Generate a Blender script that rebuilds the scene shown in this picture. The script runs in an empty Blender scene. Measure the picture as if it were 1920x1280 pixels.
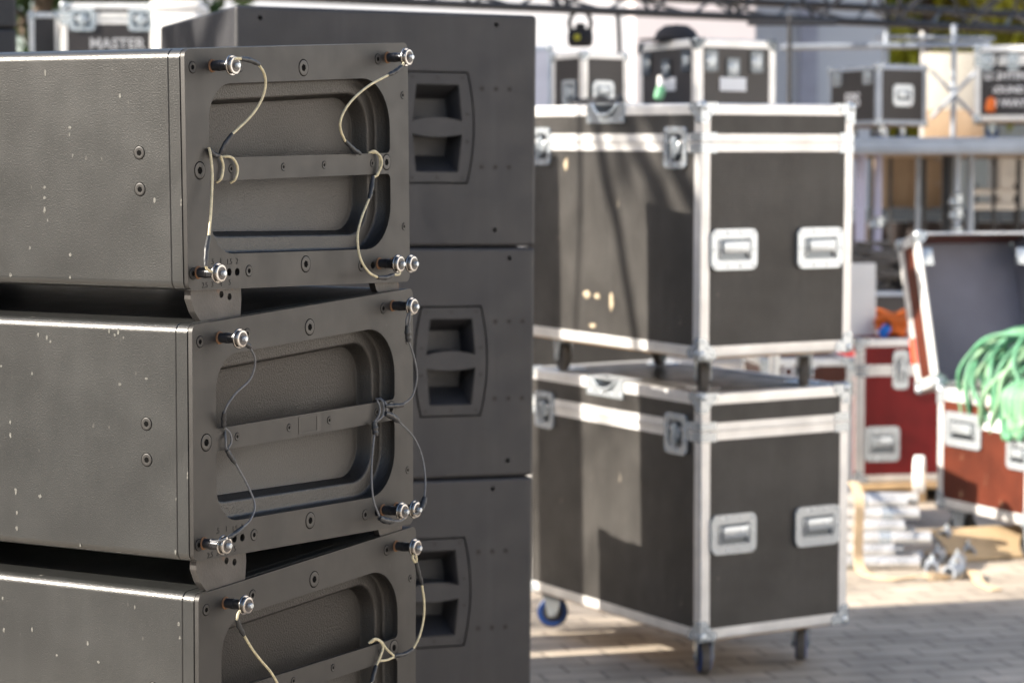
import bpy, bmesh, math, random
from mathutils import Vector, Matrix, Euler
rad = math.radians
scene = bpy.context.scene
COL = scene.collection

# ------------------------------------------------------------------ camera
cam_d = bpy.data.cameras.new('camera')
cam = bpy.data.objects.new('camera', cam_d); COL.objects.link(cam)
CAM_H = 1.565
cam.location = (0, 0, CAM_H)
cam.rotation_euler = (rad(90) - math.atan(270.0 / 4533.0), 0, 0)
cam_d.sensor_width = 36.0
cam_d.lens = 36.0 * 4533.0 / 1920.0
cam_d.clip_start = 0.05; cam_d.clip_end = 600
cam_d.dof.use_dof = True
cam_d.dof.focus_distance = 3.74
cam_d.dof.aperture_fstop = 5.9
scene.camera = cam

# ------------------------------------------------------------------ light
SUN_AZ = (-1.0, -0.30)           # horizontal direction towards the sun
SUN_EL = rad(28.5)
world = bpy.data.worlds.new('World'); scene.world = world
world.use_nodes = True
nt = world.node_tree; nt.nodes.clear()
wo = nt.nodes.new('ShaderNodeOutputWorld'); bg = nt.nodes.new('ShaderNodeBackground')
sky = nt.nodes.new('ShaderNodeTexSky'); sky.sky_type = 'NISHITA'; sky.sun_disc = False
sky.sun_elevation = SUN_EL
sky.sun_rotation = math.atan2(SUN_AZ[0], SUN_AZ[1])
sky.air_density = 1.0; sky.dust_density = 2.5; sky.ozone_density = 1.0
bg.inputs['Strength'].default_value = 0.11
nt.links.new(sky.outputs[0], bg.inputs[0]); nt.links.new(bg.outputs[0], wo.inputs[0])
sd = bpy.data.lights.new('sun', 'SUN'); sun = bpy.data.objects.new('sun', sd); COL.objects.link(sun)
sd.energy = 4.9; sd.angle = rad(0.53); sd.color = (1.0, 0.91, 0.79)
sv = Vector((SUN_AZ[0], SUN_AZ[1], 0)).normalized() * math.cos(SUN_EL) + Vector((0, 0, math.sin(SUN_EL)))
sun.rotation_euler = sv.to_track_quat('Z', 'Y').to_euler(); sun.location = sv * 30
scene.view_settings.view_transform = 'Standard'; scene.view_settings.look = 'None'
scene.view_settings.exposure = 1.42; scene.view_settings.gamma = 1.0
scene.view_settings.use_curve_mapping = False

# ------------------------------------------------------------------ materials
MATS = {}
def mat(name, base, rough=0.5, metal=0.0, var=0.0, vscale=6.0, bump=0.0, bscale=200.0, speck=None,
        spscale=90.0, spcut=0.73, spec=0.5, rvar=0.0, hexa=0.0, streak=0.0, coat=0.0):
    """Principled surface; object-space noise drives colour variation, grain and chips of wear"""
    m = bpy.data.materials.new(name); m.use_nodes = True
    n = m.node_tree.nodes; L = m.node_tree.links; b = n['Principled BSDF']
    b.inputs['Base Color'].default_value = (*base, 1); b.inputs['Roughness'].default_value = rough
    b.inputs['Metallic'].default_value = metal; b.inputs['Specular IOR Level'].default_value = spec
    b.inputs['Coat Weight'].default_value = coat; b.inputs['Coat Roughness'].default_value = 0.14
    tc = n.new('ShaderNodeTexCoord'); out = tc.outputs['Object']
    def noise(scale, detail=4, rough=0.55, stretch=None):
        src = out
        if stretch:
            mp = n.new('ShaderNodeMapping'); mp.inputs['Scale'].default_value = stretch
            L.new(out, mp.inputs[0]); src = mp.outputs[0]
        t = n.new('ShaderNodeTexNoise'); t.inputs['Scale'].default_value = scale
        t.inputs['Detail'].default_value = detail; t.inputs['Roughness'].default_value = rough
        L.new(src, t.inputs['Vector']); return t.outputs[0]
    def ramp(src, a, b_, c0, c1):
        r = n.new('ShaderNodeMapRange'); r.inputs[1].default_value = a; r.inputs[2].default_value = b_
        r.inputs[3].default_value = c0; r.inputs[4].default_value = c1; r.clamp = True
        L.new(src, r.inputs[0]); return r.outputs[0]
    def mix(fac, a, b_):
        x = n.new('ShaderNodeMix'); x.data_type = 'RGBA'
        if hasattr(fac, 'is_linked'): L.new(fac, x.inputs[0])
        else: x.inputs[0].default_value = fac
        for i, v in ((6, a), (7, b_)):
            if hasattr(v, 'is_linked'): L.new(v, x.inputs[i])
            else: x.inputs[i].default_value = (*v, 1)
        return x.outputs[2]
    c = None
    if var:
        c = mix(ramp(noise(vscale, 6), 0.3, 0.7, 0, 1), [v * (1 - var) for v in base], [min(1, v * (1 + var)) for v in base])
    if streak:
        s = ramp(noise(14, 5, 0.6, (1.6, 1.6, 0.12)), 0.5, 0.78, 0, streak)
        c = mix(s, c if c is not None else base, [min(1, v * 2.2 + 0.05) for v in base])
    if speck:
        a = ramp(noise(spscale, 3, 0.5, (1, 1, 0.45)), spcut, spcut + 0.03, 0, 1)
        g = ramp(noise(5.0, 3), 0.46, 0.62, 0, 1)
        mm = n.new('ShaderNodeMath'); mm.operation = 'MULTIPLY'; L.new(a, mm.inputs[0]); L.new(g, mm.inputs[1])
        c = mix(mm.outputs[0], c if c is not None else base, speck)
    if c is not None: L.new(c, b.inputs['Base Color'])
    if rvar: L.new(ramp(noise(vscale * 2.3, 5), 0.3, 0.7, max(0.02, rough - rvar), min(1, rough + rvar)), b.inputs['Roughness'])
    if bump or hexa:
        bp = n.new('ShaderNodeBump'); bp.inputs['Strength'].default_value = 1.0
        bp.inputs['Distance'].default_value = bump or hexa
        if hexa:
            v = n.new('ShaderNodeTexVoronoi'); v.inputs['Scale'].default_value = bscale; v.inputs['Randomness'].default_value = 0.25
            L.new(out, v.inputs['Vector']); L.new(v.outputs['Distance'], bp.inputs['Height'])
        else: L.new(noise(bscale, 3), bp.inputs['Height'])
        L.new(bp.outputs[0], b.inputs['Normal'])
    MATS[name] = m; return m

mat('cabinet_paint', (0.0215, 0.0225, 0.0222), 0.38, var=0.12, vscale=7, bump=0.00045, bscale=430, speck=(0.16, 0.155, 0.14), spscale=62, spcut=0.705, rvar=0.035, streak=0.05, coat=0.35)
mat('sub_paint', (0.024, 0.0245, 0.028), 0.55, var=0.15, vscale=4, bump=0.0009, bscale=240, speck=(0.18, 0.17, 0.16), spscale=40, spcut=0.71, rvar=0.1, streak=0.08)
mat('plate_paint', (0.0140, 0.0133, 0.0126), 0.5, var=0.12, vscale=7, bump=0.00012, bscale=500, speck=(0.16, 0.15, 0.14), spscale=70, spcut=0.76, rvar=0.06, streak=0.05)
mat('pan_plastic', (0.0125, 0.0115, 0.0105), 0.4, var=0.12, vscale=9, bump=0.0010, bscale=330)
mat('dark_metal', (0.025, 0.024, 0.024), 0.45, var=0.2, bump=0.0003, bscale=300)
mat('hole_shade_black', (0.003, 0.003, 0.003), 0.9, spec=0.0)
mat('screw_black', (0.020, 0.019, 0.018), 0.45)
mat('groove_shade', (0.004, 0.004, 0.004), 0.9, spec=0.05)
mat('link_steel', (0.055, 0.052, 0.05), 0.5, 0.4, var=0.3, vscale=18, speck=(0.10, 0.055, 0.035), spscale=40, spcut=0.64, bump=0.0005, bscale=200)
mat('shank_steel', (0.05, 0.052, 0.058), 0.32, 0.7, var=0.4, vscale=60, speck=(0.18, 0.09, 0.05), spscale=120, spcut=0.62)
mat('rust', (0.15, 0.075, 0.035), 0.8, var=0.4, vscale=90)
mat('chrome', (0.36, 0.35, 0.34), 0.22, 1.0, rvar=0.06, vscale=120)
mat('chrome_dull', (0.05, 0.045, 0.045), 0.42, 0.2, var=0.3, vscale=200)
mat('rope_pale', (0.50, 0.45, 0.30), 0.55, var=0.25, vscale=150, bump=0.0008, bscale=500)
mat('rope_dark', (0.10, 0.105, 0.115), 0.45, var=0.25, vscale=150, bump=0.0008, bscale=500)
mat('sleeve_black', (0.022, 0.024, 0.027), 0.42, var=0.3, vscale=100, bump=0.0006, bscale=220)
mat('laminate_black', (0.042, 0.0400, 0.0378), 0.38, var=0.3, vscale=5, hexa=0.0018, bscale=125, speck=(0.30, 0.26, 0.21), spscale=30, spcut=0.70, rvar=0.08, streak=0.08, spec=0.30)
mat('laminate_dark', (0.026, 0.023, 0.024), 0.45, var=0.2, vscale=4, speck=(0.3, 0.28, 0.25), spscale=20, spcut=0.74)
mat('laminate_red', (0.19, 0.010, 0.011), 0.5, spec=0.25, var=0.25, vscale=5, speck=(0.35, 0.2, 0.15), spscale=20, spcut=0.72, bump=0.0005)
mat('laminate_brown', (0.085, 0.019, 0.009), 0.45, spec=0.35, var=0.3, vscale=6, speck=(0.55, 0.38, 0.24), spscale=16, spcut=0.66, bump=0.0006)
mat('aluminium', (0.74, 0.735, 0.72), 0.38, 0.35, var=0.14, vscale=9, bump=0.00012, bscale=50, rvar=0.10, speck=(0.30, 0.30, 0.30), spscale=22, spcut=0.72)
mat('pipe_metal', (0.60, 0.60, 0.60), 0.34, 0.55, var=0.25, vscale=9, rvar=0.1)
mat('zinc', (0.50, 0.545, 0.58), 0.25, 0.55, rvar=0.03, vscale=20)
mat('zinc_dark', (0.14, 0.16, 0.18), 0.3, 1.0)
mat('plywood_edge', (0.42, 0.27, 0.14), 0.7, var=0.3, vscale=30)
mat('rubber_blue', (0.006, 0.045, 0.20), 0.5, var=0.2, vscale=20)
mat('rubber_grey', (0.10, 0.092, 0.085), 0.65, var=0.2, vscale=30)
mat('rubber_black', (0.02, 0.02, 0.022), 0.6)
mat('white_paint', (0.80, 0.79, 0.77), 0.5, var=0.06)
mat('letter_white', (0.72, 0.73, 0.75), 0.6)
mat('letter_grey', (0.34, 0.35, 0.37), 0.6)
mat('letter_black', (0.011, 0.011, 0.012), 0.6, spec=0.3)
mat('bare_chip', (0.105, 0.105, 0.095), 0.7, var=0.5, vscale=150)
mat('wood_tan', (0.40, 0.29, 0.19), 0.6, var=0.2, vscale=3, streak=0.1)
mat('timber', (0.48, 0.33, 0.18), 0.7, var=0.25, vscale=12)
mat('card', (0.50, 0.37, 0.22), 0.8, var=0.15, vscale=8)
mat('residue_sun', (0.40, 0.33, 0.23), 0.8, var=0.4, vscale=60)
mat('web_beige', (0.62, 0.47, 0.30), 0.8, var=0.2, vscale=30)
mat('tape_red', (0.70, 0.09, 0.045), 0.5)
mat('web_orange', (0.62, 0.13, 0.012), 0.7, var=0.25, vscale=25)
mat('plastic_blue', (0.01, 0.16, 0.62), 0.4)
mat('cable_green', (0.085, 0.25, 0.14), 0.55, var=0.35, vscale=14)
mat('cable_lime', (0.19, 0.34, 0.20), 0.55, var=0.3, vscale=14)
mat('truss_black', (0.03, 0.03, 0.033), 0.38, 0.2, var=0.2)
mat('fabric_black', (0.012, 0.012, 0.016), 0.8)
mat('lining_grey', (0.145, 0.145, 0.18), 0.8, var=0.12, vscale=4)
mat('rail_blue', (0.10, 0.125, 0.16), 0.5, 0.2, var=0.2)
mat('pole_lavender', (0.42, 0.42, 0.56), 0.5, 0.2, var=0.1)
mat('steel_grey', (0.36, 0.40, 0.46), 0.45, 0.4, var=0.15)
mat('cloth_cream', (0.60, 0.57, 0.50), 0.9, var=0.06, vscale=2)
mat('skirt_dark', (0.045, 0.036, 0.036), 0.9, var=0.4, vscale=2.5)
mat('wall_white', (0.52, 0.545, 0.585), 0.8, var=0.05, vscale=0.6)
mat('wall_bounce', (0.62, 0.62, 0.625), 0.85, var=0.08, vscale=0.6)
mat('wall_brick', (0.20, 0.115, 0.085), 0.85, var=0.25, vscale=3)
mat('wall_rose', (0.52, 0.485, 0.505), 0.8, var=0.05, vscale=0.6)
mat('wall_trim', (0.34, 0.35, 0.42), 0.7, var=0.1)
mat('pane_glass', (0.10, 0.12, 0.15), 0.12, 0.0)
mat('roof_grey', (0.20, 0.20, 0.21), 0.8, var=0.15)
mat('bark', (0.10, 0.075, 0.055), 0.9, var=0.3, vscale=8, bump=0.02, bscale=12)
def leaf_mat(name, a, b_):
    m = bpy.data.materials.new(name); m.use_nodes = True
    n = m.node_tree.nodes; L = m.node_tree.links; p = n['Principled BSDF']
    tc = n.new('ShaderNodeTexCoord'); t = n.new('ShaderNodeTexNoise'); t.inputs['Scale'].default_value = 1.1; t.inputs['Detail'].default_value = 6
    L.new(tc.outputs['Object'], t.inputs['Vector'])
    r = n.new('ShaderNodeValToRGB'); r.color_ramp.elements[0].position = 0.38; r.color_ramp.elements[1].position = 0.62
    r.color_ramp.elements[0].color = (*a, 1); r.color_ramp.elements[1].color = (*b_, 1)
    L.new(t.outputs[0], r.inputs[0]); L.new(r.outputs[0], p.inputs['Base Color']); p.inputs['Roughness'].default_value = 0.6
    tr = n.new('ShaderNodeBsdfTranslucent'); L.new(r.outputs[0], tr.inputs['Color'])
    ms = n.new('ShaderNodeMixShader'); ms.inputs[0].default_value = 0.35
    L.new(p.outputs[0], ms.inputs[1]); L.new(tr.outputs[0], ms.inputs[2]); L.new(ms.outputs[0], n['Material Output'].inputs[0])
    MATS[name] = m
leaf_mat('leaf_autumn', (0.20, 0.17, 0.02), (0.66, 0.64, 0.05))
leaf_mat('leaf_green', (0.02, 0.05, 0.015), (0.06, 0.11, 0.03))

def paving_material():
    m = bpy.data.materials.new('paving'); m.use_nodes = True
    n = m.node_tree.nodes; L = m.node_tree.links; p = n['Principled BSDF']
    tc = n.new('ShaderNodeTexCoord'); mp = n.new('ShaderNodeMapping'); mp.inputs['Rotation'].default_value = (0, 0, rad(-14))
    L.new(tc.outputs['Object'], mp.inputs[0])
    wn = n.new('ShaderNodeTexNoise'); wn.inputs['Scale'].default_value = 9; L.new(mp.outputs[0], wn.inputs['Vector'])
    ad = n.new('ShaderNodeVectorMath'); ad.operation = 'MULTIPLY_ADD'; ad.inputs[1].default_value = (0.012, 0.012, 0)
    L.new(wn.outputs['Color'], ad.inputs[0]); L.new(mp.outputs[0], ad.inputs[2])
    br = n.new('ShaderNodeTexBrick'); br.offset = 0.5
    br.inputs['Scale'].default_value = 1.0; br.inputs['Brick Width'].default_value = 0.21; br.inputs['Row Height'].default_value = 0.125
    br.inputs['Mortar Size'].default_value = 0.006; br.inputs['Mortar Smooth'].default_value = 0.4; br.inputs['Bias'].default_value = 0.0
    br.inputs['Color1'].default_value = (0.46, 0.395, 0.32, 1); br.inputs['Color2'].default_value = (0.40, 0.345, 0.28, 1)
    br.inputs['Mortar'].default_value = (0.21, 0.18, 0.15, 1)
    L.new(ad.outputs[0], br.inputs['Vector'])
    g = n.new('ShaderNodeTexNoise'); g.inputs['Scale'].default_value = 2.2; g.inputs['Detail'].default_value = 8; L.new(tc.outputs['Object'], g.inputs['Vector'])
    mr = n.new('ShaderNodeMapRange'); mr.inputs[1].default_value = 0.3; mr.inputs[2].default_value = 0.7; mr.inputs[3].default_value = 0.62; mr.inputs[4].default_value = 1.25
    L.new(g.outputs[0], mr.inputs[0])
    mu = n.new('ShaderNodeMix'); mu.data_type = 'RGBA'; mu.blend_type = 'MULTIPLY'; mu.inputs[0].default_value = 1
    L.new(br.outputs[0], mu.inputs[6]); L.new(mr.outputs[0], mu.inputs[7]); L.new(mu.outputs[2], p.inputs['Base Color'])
    p.inputs['Roughness'].default_value = 0.75
    f = n.new('ShaderNodeTexNoise'); f.inputs['Scale'].default_value = 120; L.new(tc.outputs['Object'], f.inputs['Vector'])
    h = n.new('ShaderNodeMath'); h.operation = 'MULTIPLY_ADD'; h.inputs[1].default_value = -1.0
    L.new(br.outputs['Fac'], h.inputs[0]); 
    h2 = n.new('ShaderNodeMath'); h2.operation = 'MULTIPLY'; h2.inputs[1].default_value = 0.25; L.new(f.outputs[0], h2.inputs[0]); L.new(h2.outputs[0], h.inputs[2])
    bp = n.new('ShaderNodeBump'); bp.inputs['Distance'].default_value = 0.004; L.new(h.outputs[0], bp.inputs['Height']); L.new(bp.outputs[0], p.inputs['Normal'])
    MATS['paving'] = m
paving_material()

# ------------------------------------------------------------------ mesh helpers
def spline(pts, k=8):
    """Catmull-Rom through the points"""
    P = [Vector(p) for p in pts]
    if len(P) < 3: return P
    Q = [P[0] * 2 - P[1]] + P + [P[-1] * 2 - P[-2]]; out = []
    for i in range(1, len(Q) - 2):
        a, b, c, d = Q[i - 1:i + 3]
        for j in range(k):
            t = j / k
            out.append(0.5 * ((2 * b) + (c - a) * t + (2 * a - 5 * b + 4 * c - d) * t * t + (3 * b - a - 3 * c + d) * t ** 3))
    out.append(P[-1]); return out
def rpoly(pts, seg=6):
    """polygon with a radius per corner: [(u, v, r)]"""
    out = []; N = len(pts)
    for i in range(N):
        p = Vector(pts[i][:2]); r = pts[i][2]
        a = Vector(pts[i - 1][:2]) - p; b = Vector(pts[(i + 1) % N][:2]) - p
        if r <= 0: out.append(tuple(p)); continue
        a.normalize(); b.normalize(); ang = math.acos(max(-1, min(1, a.dot(b))))
        t = r / math.tan(ang / 2); c = p + (a + b).normalized() * (r / math.sin(ang / 2))
        s, e = p + a * t - c, p + b * t - c
        a0 = math.atan2(s.y, s.x); a1 = math.atan2(e.y, e.x); da = (a1 - a0 + math.pi) % (2 * math.pi) - math.pi
        for j in range(seg + 1):
            w = a0 + da * j / seg; out.append((c.x + r * math.cos(w), c.y + r * math.sin(w)))
    return out
def rrect(u0, u1, v0, v1, r, seg=5): return rpoly([(u0, v0, r), (u1, v0, r), (u1, v1, r), (u0, v1, r)], seg)
def circ(u, v, r, n=14): return [(u + r * math.cos(2 * math.pi * i / n), v + r * math.sin(2 * math.pi * i / n)) for i in range(n)]
XZ = lambda u, v, d: (u, d, v)       # drawn on a face y = const, depth along +y
YZ = lambda u, v, d: (d, u, v)       # drawn on a face x = const, depth along +x
XY = lambda u, v, d: (u, v, d)

class MB:
    def __init__(s): s.bm = bmesh.new(); s.mi = 0
    def face(s, vs):
        try: f = s.bm.faces.new(vs); f.material_index = s.mi; return f
        except ValueError: return None
    def box(s, x0, x1, y0, y1, z0, z1, bev=0.0, seg=2, M=None):
        t = bmesh.new(); bmesh.ops.create_cube(t, size=1)
        for v in t.verts: v.co = Vector(((x0 + x1) / 2 + v.co.x * (x1 - x0), (y0 + y1) / 2 + v.co.y * (y1 - y0), (z0 + z1) / 2 + v.co.z * (z1 - z0)))
        if bev: bmesh.ops.bevel(t, geom=t.edges[:], offset=bev, segments=seg, profile=0.5, affect='EDGES')
        if M is not None: bmesh.ops.transform(t, matrix=M, verts=t.verts[:])
        s.merge(t); return s
    def merge(s, t):
        m = bpy.data.meshes.new('tmp'); 
        for f in t.faces: f.material_index = s.mi
        t.to_mesh(m); t.free(); s.bm.from_mesh(m); bpy.data.meshes.remove(m)
    def loft(s, rings, cap0=False, cap1=False, closed=True):
        R = [[s.bm.verts.new(p) for p in r] for r in rings]; n = len(R[0])
        for a, b in zip(R, R[1:]):
            for i in range(n if closed else n - 1):
                j = (i + 1) % n; s.face([a[i], a[j], b[j], b[i]])
        if cap0: s.face(R[0])
        if cap1: s.face(R[-1][::-1])
        return R
    def tube(s, pts, r, n=8):
        P = [Vector(p) for p in pts]; rings = []
        d = (P[1] - P[0]).normalized(); up = d.orthogonal().normalized()
        for i, p in enumerate(P):
            d = (P[min(i + 1, len(P) - 1)] - P[max(i - 1, 0)])
            if d.length < 1e-9: d = Vector((0, 0, 1))
            d.normalize(); up = (up - d * up.dot(d)); up = up.normalized() if up.length > 1e-6 else d.orthogonal().normalized()
            w = d.cross(up); rr = r(i / (len(P) - 1)) if callable(r) else r
            rings.append([p + (up * math.cos(2 * math.pi * k / n) + w * math.sin(2 * math.pi * k / n)) * rr for k in range(n)])
        s.loft(rings, True, True); return s
    def cyl(s, p0, p1, r, n=16): return s.tube([p0, p1], r, n)
    def lathe(s, p, axis, prof, n=20):
        """prof: [(radius, height)] along axis from p"""
        p = Vector(p); a = Vector(axis).normalized(); u = a.orthogonal().normalized(); w = a.cross(u)
        s.loft([[p + a * h + (u * math.cos(2 * math.pi * k / n) + w * math.sin(2 * math.pi * k / n)) * max(r, 1e-5) for k in range(n)] for r, h in prof], True, True)
        return s
    def plate(s, outer, holes, d0, d1, f=XZ):
        """flat sheet with holes between depths d0 and d1"""
        t = bmesh.new(); loops = []
        for d in (d0, d1):
            ed = []; ls = []
            for lp in [outer] + list(holes):
                vs = [t.verts.new(f(u, v, d)) for u, v in lp]; ls.append(vs)
                ed += [t.edges.new((vs[i], vs[(i + 1) % len(vs)])) for i in range(len(vs))]
            bmesh.ops.triangle_fill(t, use_beauty=True, use_dissolve=False, edges=ed); loops.append(ls)
        for a, b in zip(*loops):
            for i in range(len(a)):
                j = (i + 1) % len(a); t.faces.new([a[i], a[j], b[j], b[i]])
        bmesh.ops.recalc_face_normals(t, faces=t.faces[:]); s.merge(t); return s
    def angle_bar(s, axis, a0, a1, p, du, dv, w=0.036, t=0.003, r=0.007, w2=None):
        """L-section edge profile along an axis at corner p, legs towards du and dv"""
        du, dv = Vector(du), Vector(dv); pr = [(w, 0)]
        pr += [(r - r * math.sin(q), r - r * math.cos(q)) for q in [i * math.pi / 8 for i in range(5)]]
        pr += [(0, w2 or w), (t, w2 or w), (t, t), (w, t)]
        A = Vector(axis); rings = []
        for a in (a0, a1): rings.append([Vector(p) + A * a + du * u + dv * v for u, v in pr])
        s.loft(rings, True, True); return s
    def build(s, name, material, parent=None, smooth=38, off=None, wn=False):
        bmesh.ops.recalc_face_normals(s.bm, faces=s.bm.faces[:])
        me = bpy.data.meshes.new(name); s.bm.to_mesh(me); s.bm.free()
        for m in (material if isinstance(material, (list, tuple)) else [material]): me.materials.append(MATS[m])
        if smooth:
            me.polygons.foreach_set('use_smooth', [True] * len(me.polygons)); me.set_sharp_from_angle(angle=rad(smooth))
        o = link(name, me, parent, off)
        if wn: o.modifiers.new('weighted_normals', 'WEIGHTED_NORMAL').keep_sharp = True
        return o
def link(name, me, parent=None, off=None, loc=None, rot=None):
    o = bpy.data.objects.new(name, me); COL.objects.link(o)
    if parent is not None: o.parent = parent
    v = Vector(loc or (0, 0, 0))
    if off is not None: v = v - Vector(off)
    o.location = v
    if rot is not None: o.rotation_euler = rot
    return o
def tag(o, label=None, cat=None, group=None, kind=None):
    if label: o['label'] = label
    if cat: o['category'] = cat
    if group: o['group'] = group
    if kind: o['kind'] = kind
    return o
def thing(name, label, cat, M, group=None):
    o = bpy.data.objects.new(name, None); COL.objects.link(o); o.empty_display_size = 0.1
    o.matrix_world = M; return tag(o, label, cat, group)
def pose(loc, rot, order='XYZ', origin=(0, 0, 0)):
    M = Matrix.Translation(loc) @ Euler(rot, order).to_matrix().to_4x4()
    return M @ Matrix.Translation(origin)
def copy_tree(o, parent=None):
    c = o.copy(); COL.objects.link(c); c.parent = parent
    for ch in list(o.children): copy_tree(ch, c)
    return c
def text(s, size, parent, M, material='letter_white', depth=0.0006, name='lettering', bold=0.0):
    cu = bpy.data.curves.new('lettering', 'FONT'); cu.body = s; cu.size = size; cu.extrude = depth; cu.offset = bold
    cu.align_x = 'CENTER'; cu.align_y = 'CENTER'; cu.resolution_u = 3
    t = bpy.data.objects.new('tmp_text', cu); COL.objects.link(t)
    dg = bpy.context.evaluated_depsgraph_get(); dg.update()
    me = bpy.data.meshes.new_from_object(t.evaluated_get(dg)); bpy.data.objects.remove(t); bpy.data.curves.remove(cu)
    me.materials.clear(); me.materials.append(MATS[material])
    o = bpy.data.objects.new(name, me); COL.objects.link(o); o.parent = parent; o.matrix_local = M; return o
def face_xz(x, y, z): return Matrix.Translation((x, y, z)) @ Euler((rad(90), 0, 0)).to_matrix().to_4x4()      # reads along +x, faces -y
def face_yz(x, y, z): return Matrix.Translation((x, y, z)) @ Euler((rad(90), 0, rad(-90))).to_matrix().to_4x4()  # faces -x, reads along -y

# ------------------------------------------------------------------ ground
mb = MB(); mb.face([mb.bm.verts.new(p) for p in ((-150, -150, 0), (150, -150, 0), (150, 150, 0), (-150, 150, 0))])
tag(mb.build('pavement', 'paving', smooth=0), kind='structure')

# ------------------------------------------------------------------ large structure behind
def building(name, label, x0, x1, y0, y1, h, wm, windows=(), posts=()):
    t = thing(name, label, 'building', Matrix.Translation(((x0 + x1) / 2, y0, 0)))
    w = x1 - x0
    b = MB(); b.box(-w / 2, w / 2, 0, y1 - y0, 0, h); b.build('wall', wm, t, 0)
    b = MB(); b.box(-w / 2 - .25, w / 2 + .25, -.3, y1 - y0 + .25, h + .002, h + .22); b.build('roof', 'roof_grey', t, 0)
    for px, pw in posts:
        b = MB(); b.box(px - pw / 2, px - pw * .12, -.12, -.002, 0, h - .01); b.box(px - pw * .1, px + pw / 2, -.09, -.002, 0, h - .01); b.build('pilaster', 'wall_trim', t, 0)
    for wx, wz, ww, wh in windows:
        b = MB(); b.plate(rrect(wx - ww / 2, wx + ww / 2, wz, wz + wh, .01, 1), [rrect(wx - ww / 2 + .07, wx + ww / 2 - .07, wz + .07, wz + wh - .07, .01, 1)], -.05, -.003)
        f = b.build('window_frame', 'white_paint', t, 0)
        b = MB(); b.box(wx - ww / 2 + .07, wx + ww / 2 - .07, -.02, -.004, wz + .07, wz + wh - .07); b.build('pane', 'pane_glass', f, 0)
    return t
building('pale_building', 'long white rendered building beyond the stage, with a grey pilaster', -4.3, 4.28, 28, 36, 7.5, 'wall_white',
         windows=[(-3.2, 4.4, 1.2, 1.6), (-1.0, 4.4, 1.2, 1.6), (1.6, 5.0, 1.2, 1.6)], posts=[(3.42, .20)])
building('rose_building', 'lower pinkish plastered building standing in front of the white one', 1.32, 2.62, 26.2, 27.9, 5.2, 'wall_rose', windows=[(1.95, 3.9, .6, .8)])
building('garden_house', 'low cream house half hidden by yellow trees at the right', 4.9, 12.0, 38, 44, 3.3, 'cloth_cream', windows=[(2.2, 1.2, 1.2, 1.3)])

building('sky_block_building', 'long brick building added unseen at the left to darken reflections', -22, -13.5, -16, 26, 4.8, 'wall_brick', windows=[])  # added out of view; keeps bright low sky out of the reflections
building('bounce_hall', 'pale grey hall added unseen at the right to bounce sunlight', 9.5, 17.5, -14, 11, 5.5, 'wall_bounce', windows=[(-2.5, 1.2, 1.4, 1.5), (2.0, 1.2, 1.4, 1.5)])  # added out of view; throws sunlight back onto the shaded faces

def tree(name, label, x, y, h, cr, leaf, n, seed, leafsz=.16, trunk=.16, spread=1.0, group=None, branches=9, cz=.62):
    rnd = random.Random(seed)
    t = thing(name, label, 'tree', Matrix.Translation((x, y, 0)), group)
    b = MB(); tips = []
    top = h * cz
    b.tube(spline([(0, 0, 0), (rnd.uniform(-.1, .1), rnd.uniform(-.1, .1), top * .5), (rnd.uniform(-.3, .3), rnd.uniform(-.3, .3), h * .9)], 5), lambda q: trunk * (1 - .85 * q) + .012, 9)
    for i in range(branches):
        a = i * 2.4 + rnd.uniform(-.4, .4); z0 = h * rnd.uniform(.28, .8); l = cr * rnd.uniform(.65, 1.05) * (1.15 - .5 * (z0 / h))
        p1 = Vector((math.cos(a) * l * .5, math.sin(a) * l * .5, z0 + l * .35)); p2 = Vector((math.cos(a) * l * spread, math.sin(a) * l * spread, z0 + l * rnd.uniform(.45, .85)))
        b.tube(spline([(0, 0, z0), p1, p2], 4), lambda q: trunk * .42 * (1 - .85 * q) + .008, 6); tips += [p1, p2, (p1 + p2) / 2]
        for j in range(4):
            s = p1.lerp(p2, rnd.uniform(0, 1)); e = s + Vector((rnd.uniform(-1, 1), rnd.uniform(-1, 1), rnd.uniform(-.2, .9))) * l * .42
            b.tube([s, (s + e) / 2 + Vector((0, 0, .05)), e], lambda q: trunk * .16 * (1 - .8 * q) + .005, 5); tips += [e, (s + e) / 2]
    b.build('trunk', 'bark', t)
    m = bmesh.new()
    for i in range(n):
        c = rnd.choice(tips) + Vector((rnd.gauss(0, 1), rnd.gauss(0, 1), rnd.gauss(0, .8))) * cr * .13
        R = Euler((rnd.uniform(0, 6.3), rnd.uniform(0, 6.3), rnd.uniform(0, 6.3))).to_matrix(); s = leafsz * rnd.uniform(.6, 1.3)
        m.faces.new([m.verts.new(c + R @ Vector(q) * s) for q in ((-.5, 0, 0), (0, -.28, .06), (.5, 0, 0), (0, .28, .06))])
    me = bpy.data.meshes.new('crown'); m.to_mesh(me); m.free(); me.materials.append(MATS[leaf]); link('crown', me, t)
    return t
tree('autumn_tree', 'yellow green autumn tree beyond the stage, rightmost of the row', 7.1, 31, 7.5, 2.6, 'leaf_autumn', 9000, 3, .20, group='autumn trees beyond the stage')
tree('autumn_tree', 'yellow green autumn tree beyond the stage, nearest the white building', 4.95, 29.5, 6.2, 1.5, 'leaf_autumn', 5000, 5, .20, group='autumn trees beyond the stage')
tree('autumn_tree', 'yellow green autumn tree in the middle of the row beyond the stage', 5.9, 34, 7.5, 2.2, 'leaf_autumn', 7000, 8, .20, group='autumn trees beyond the stage')
tree('green_tree', 'dark green tree behind the cases at the upper left', -4.1, 21, 7, 2.2, 'leaf_green', 9000, 11, .2)

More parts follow.
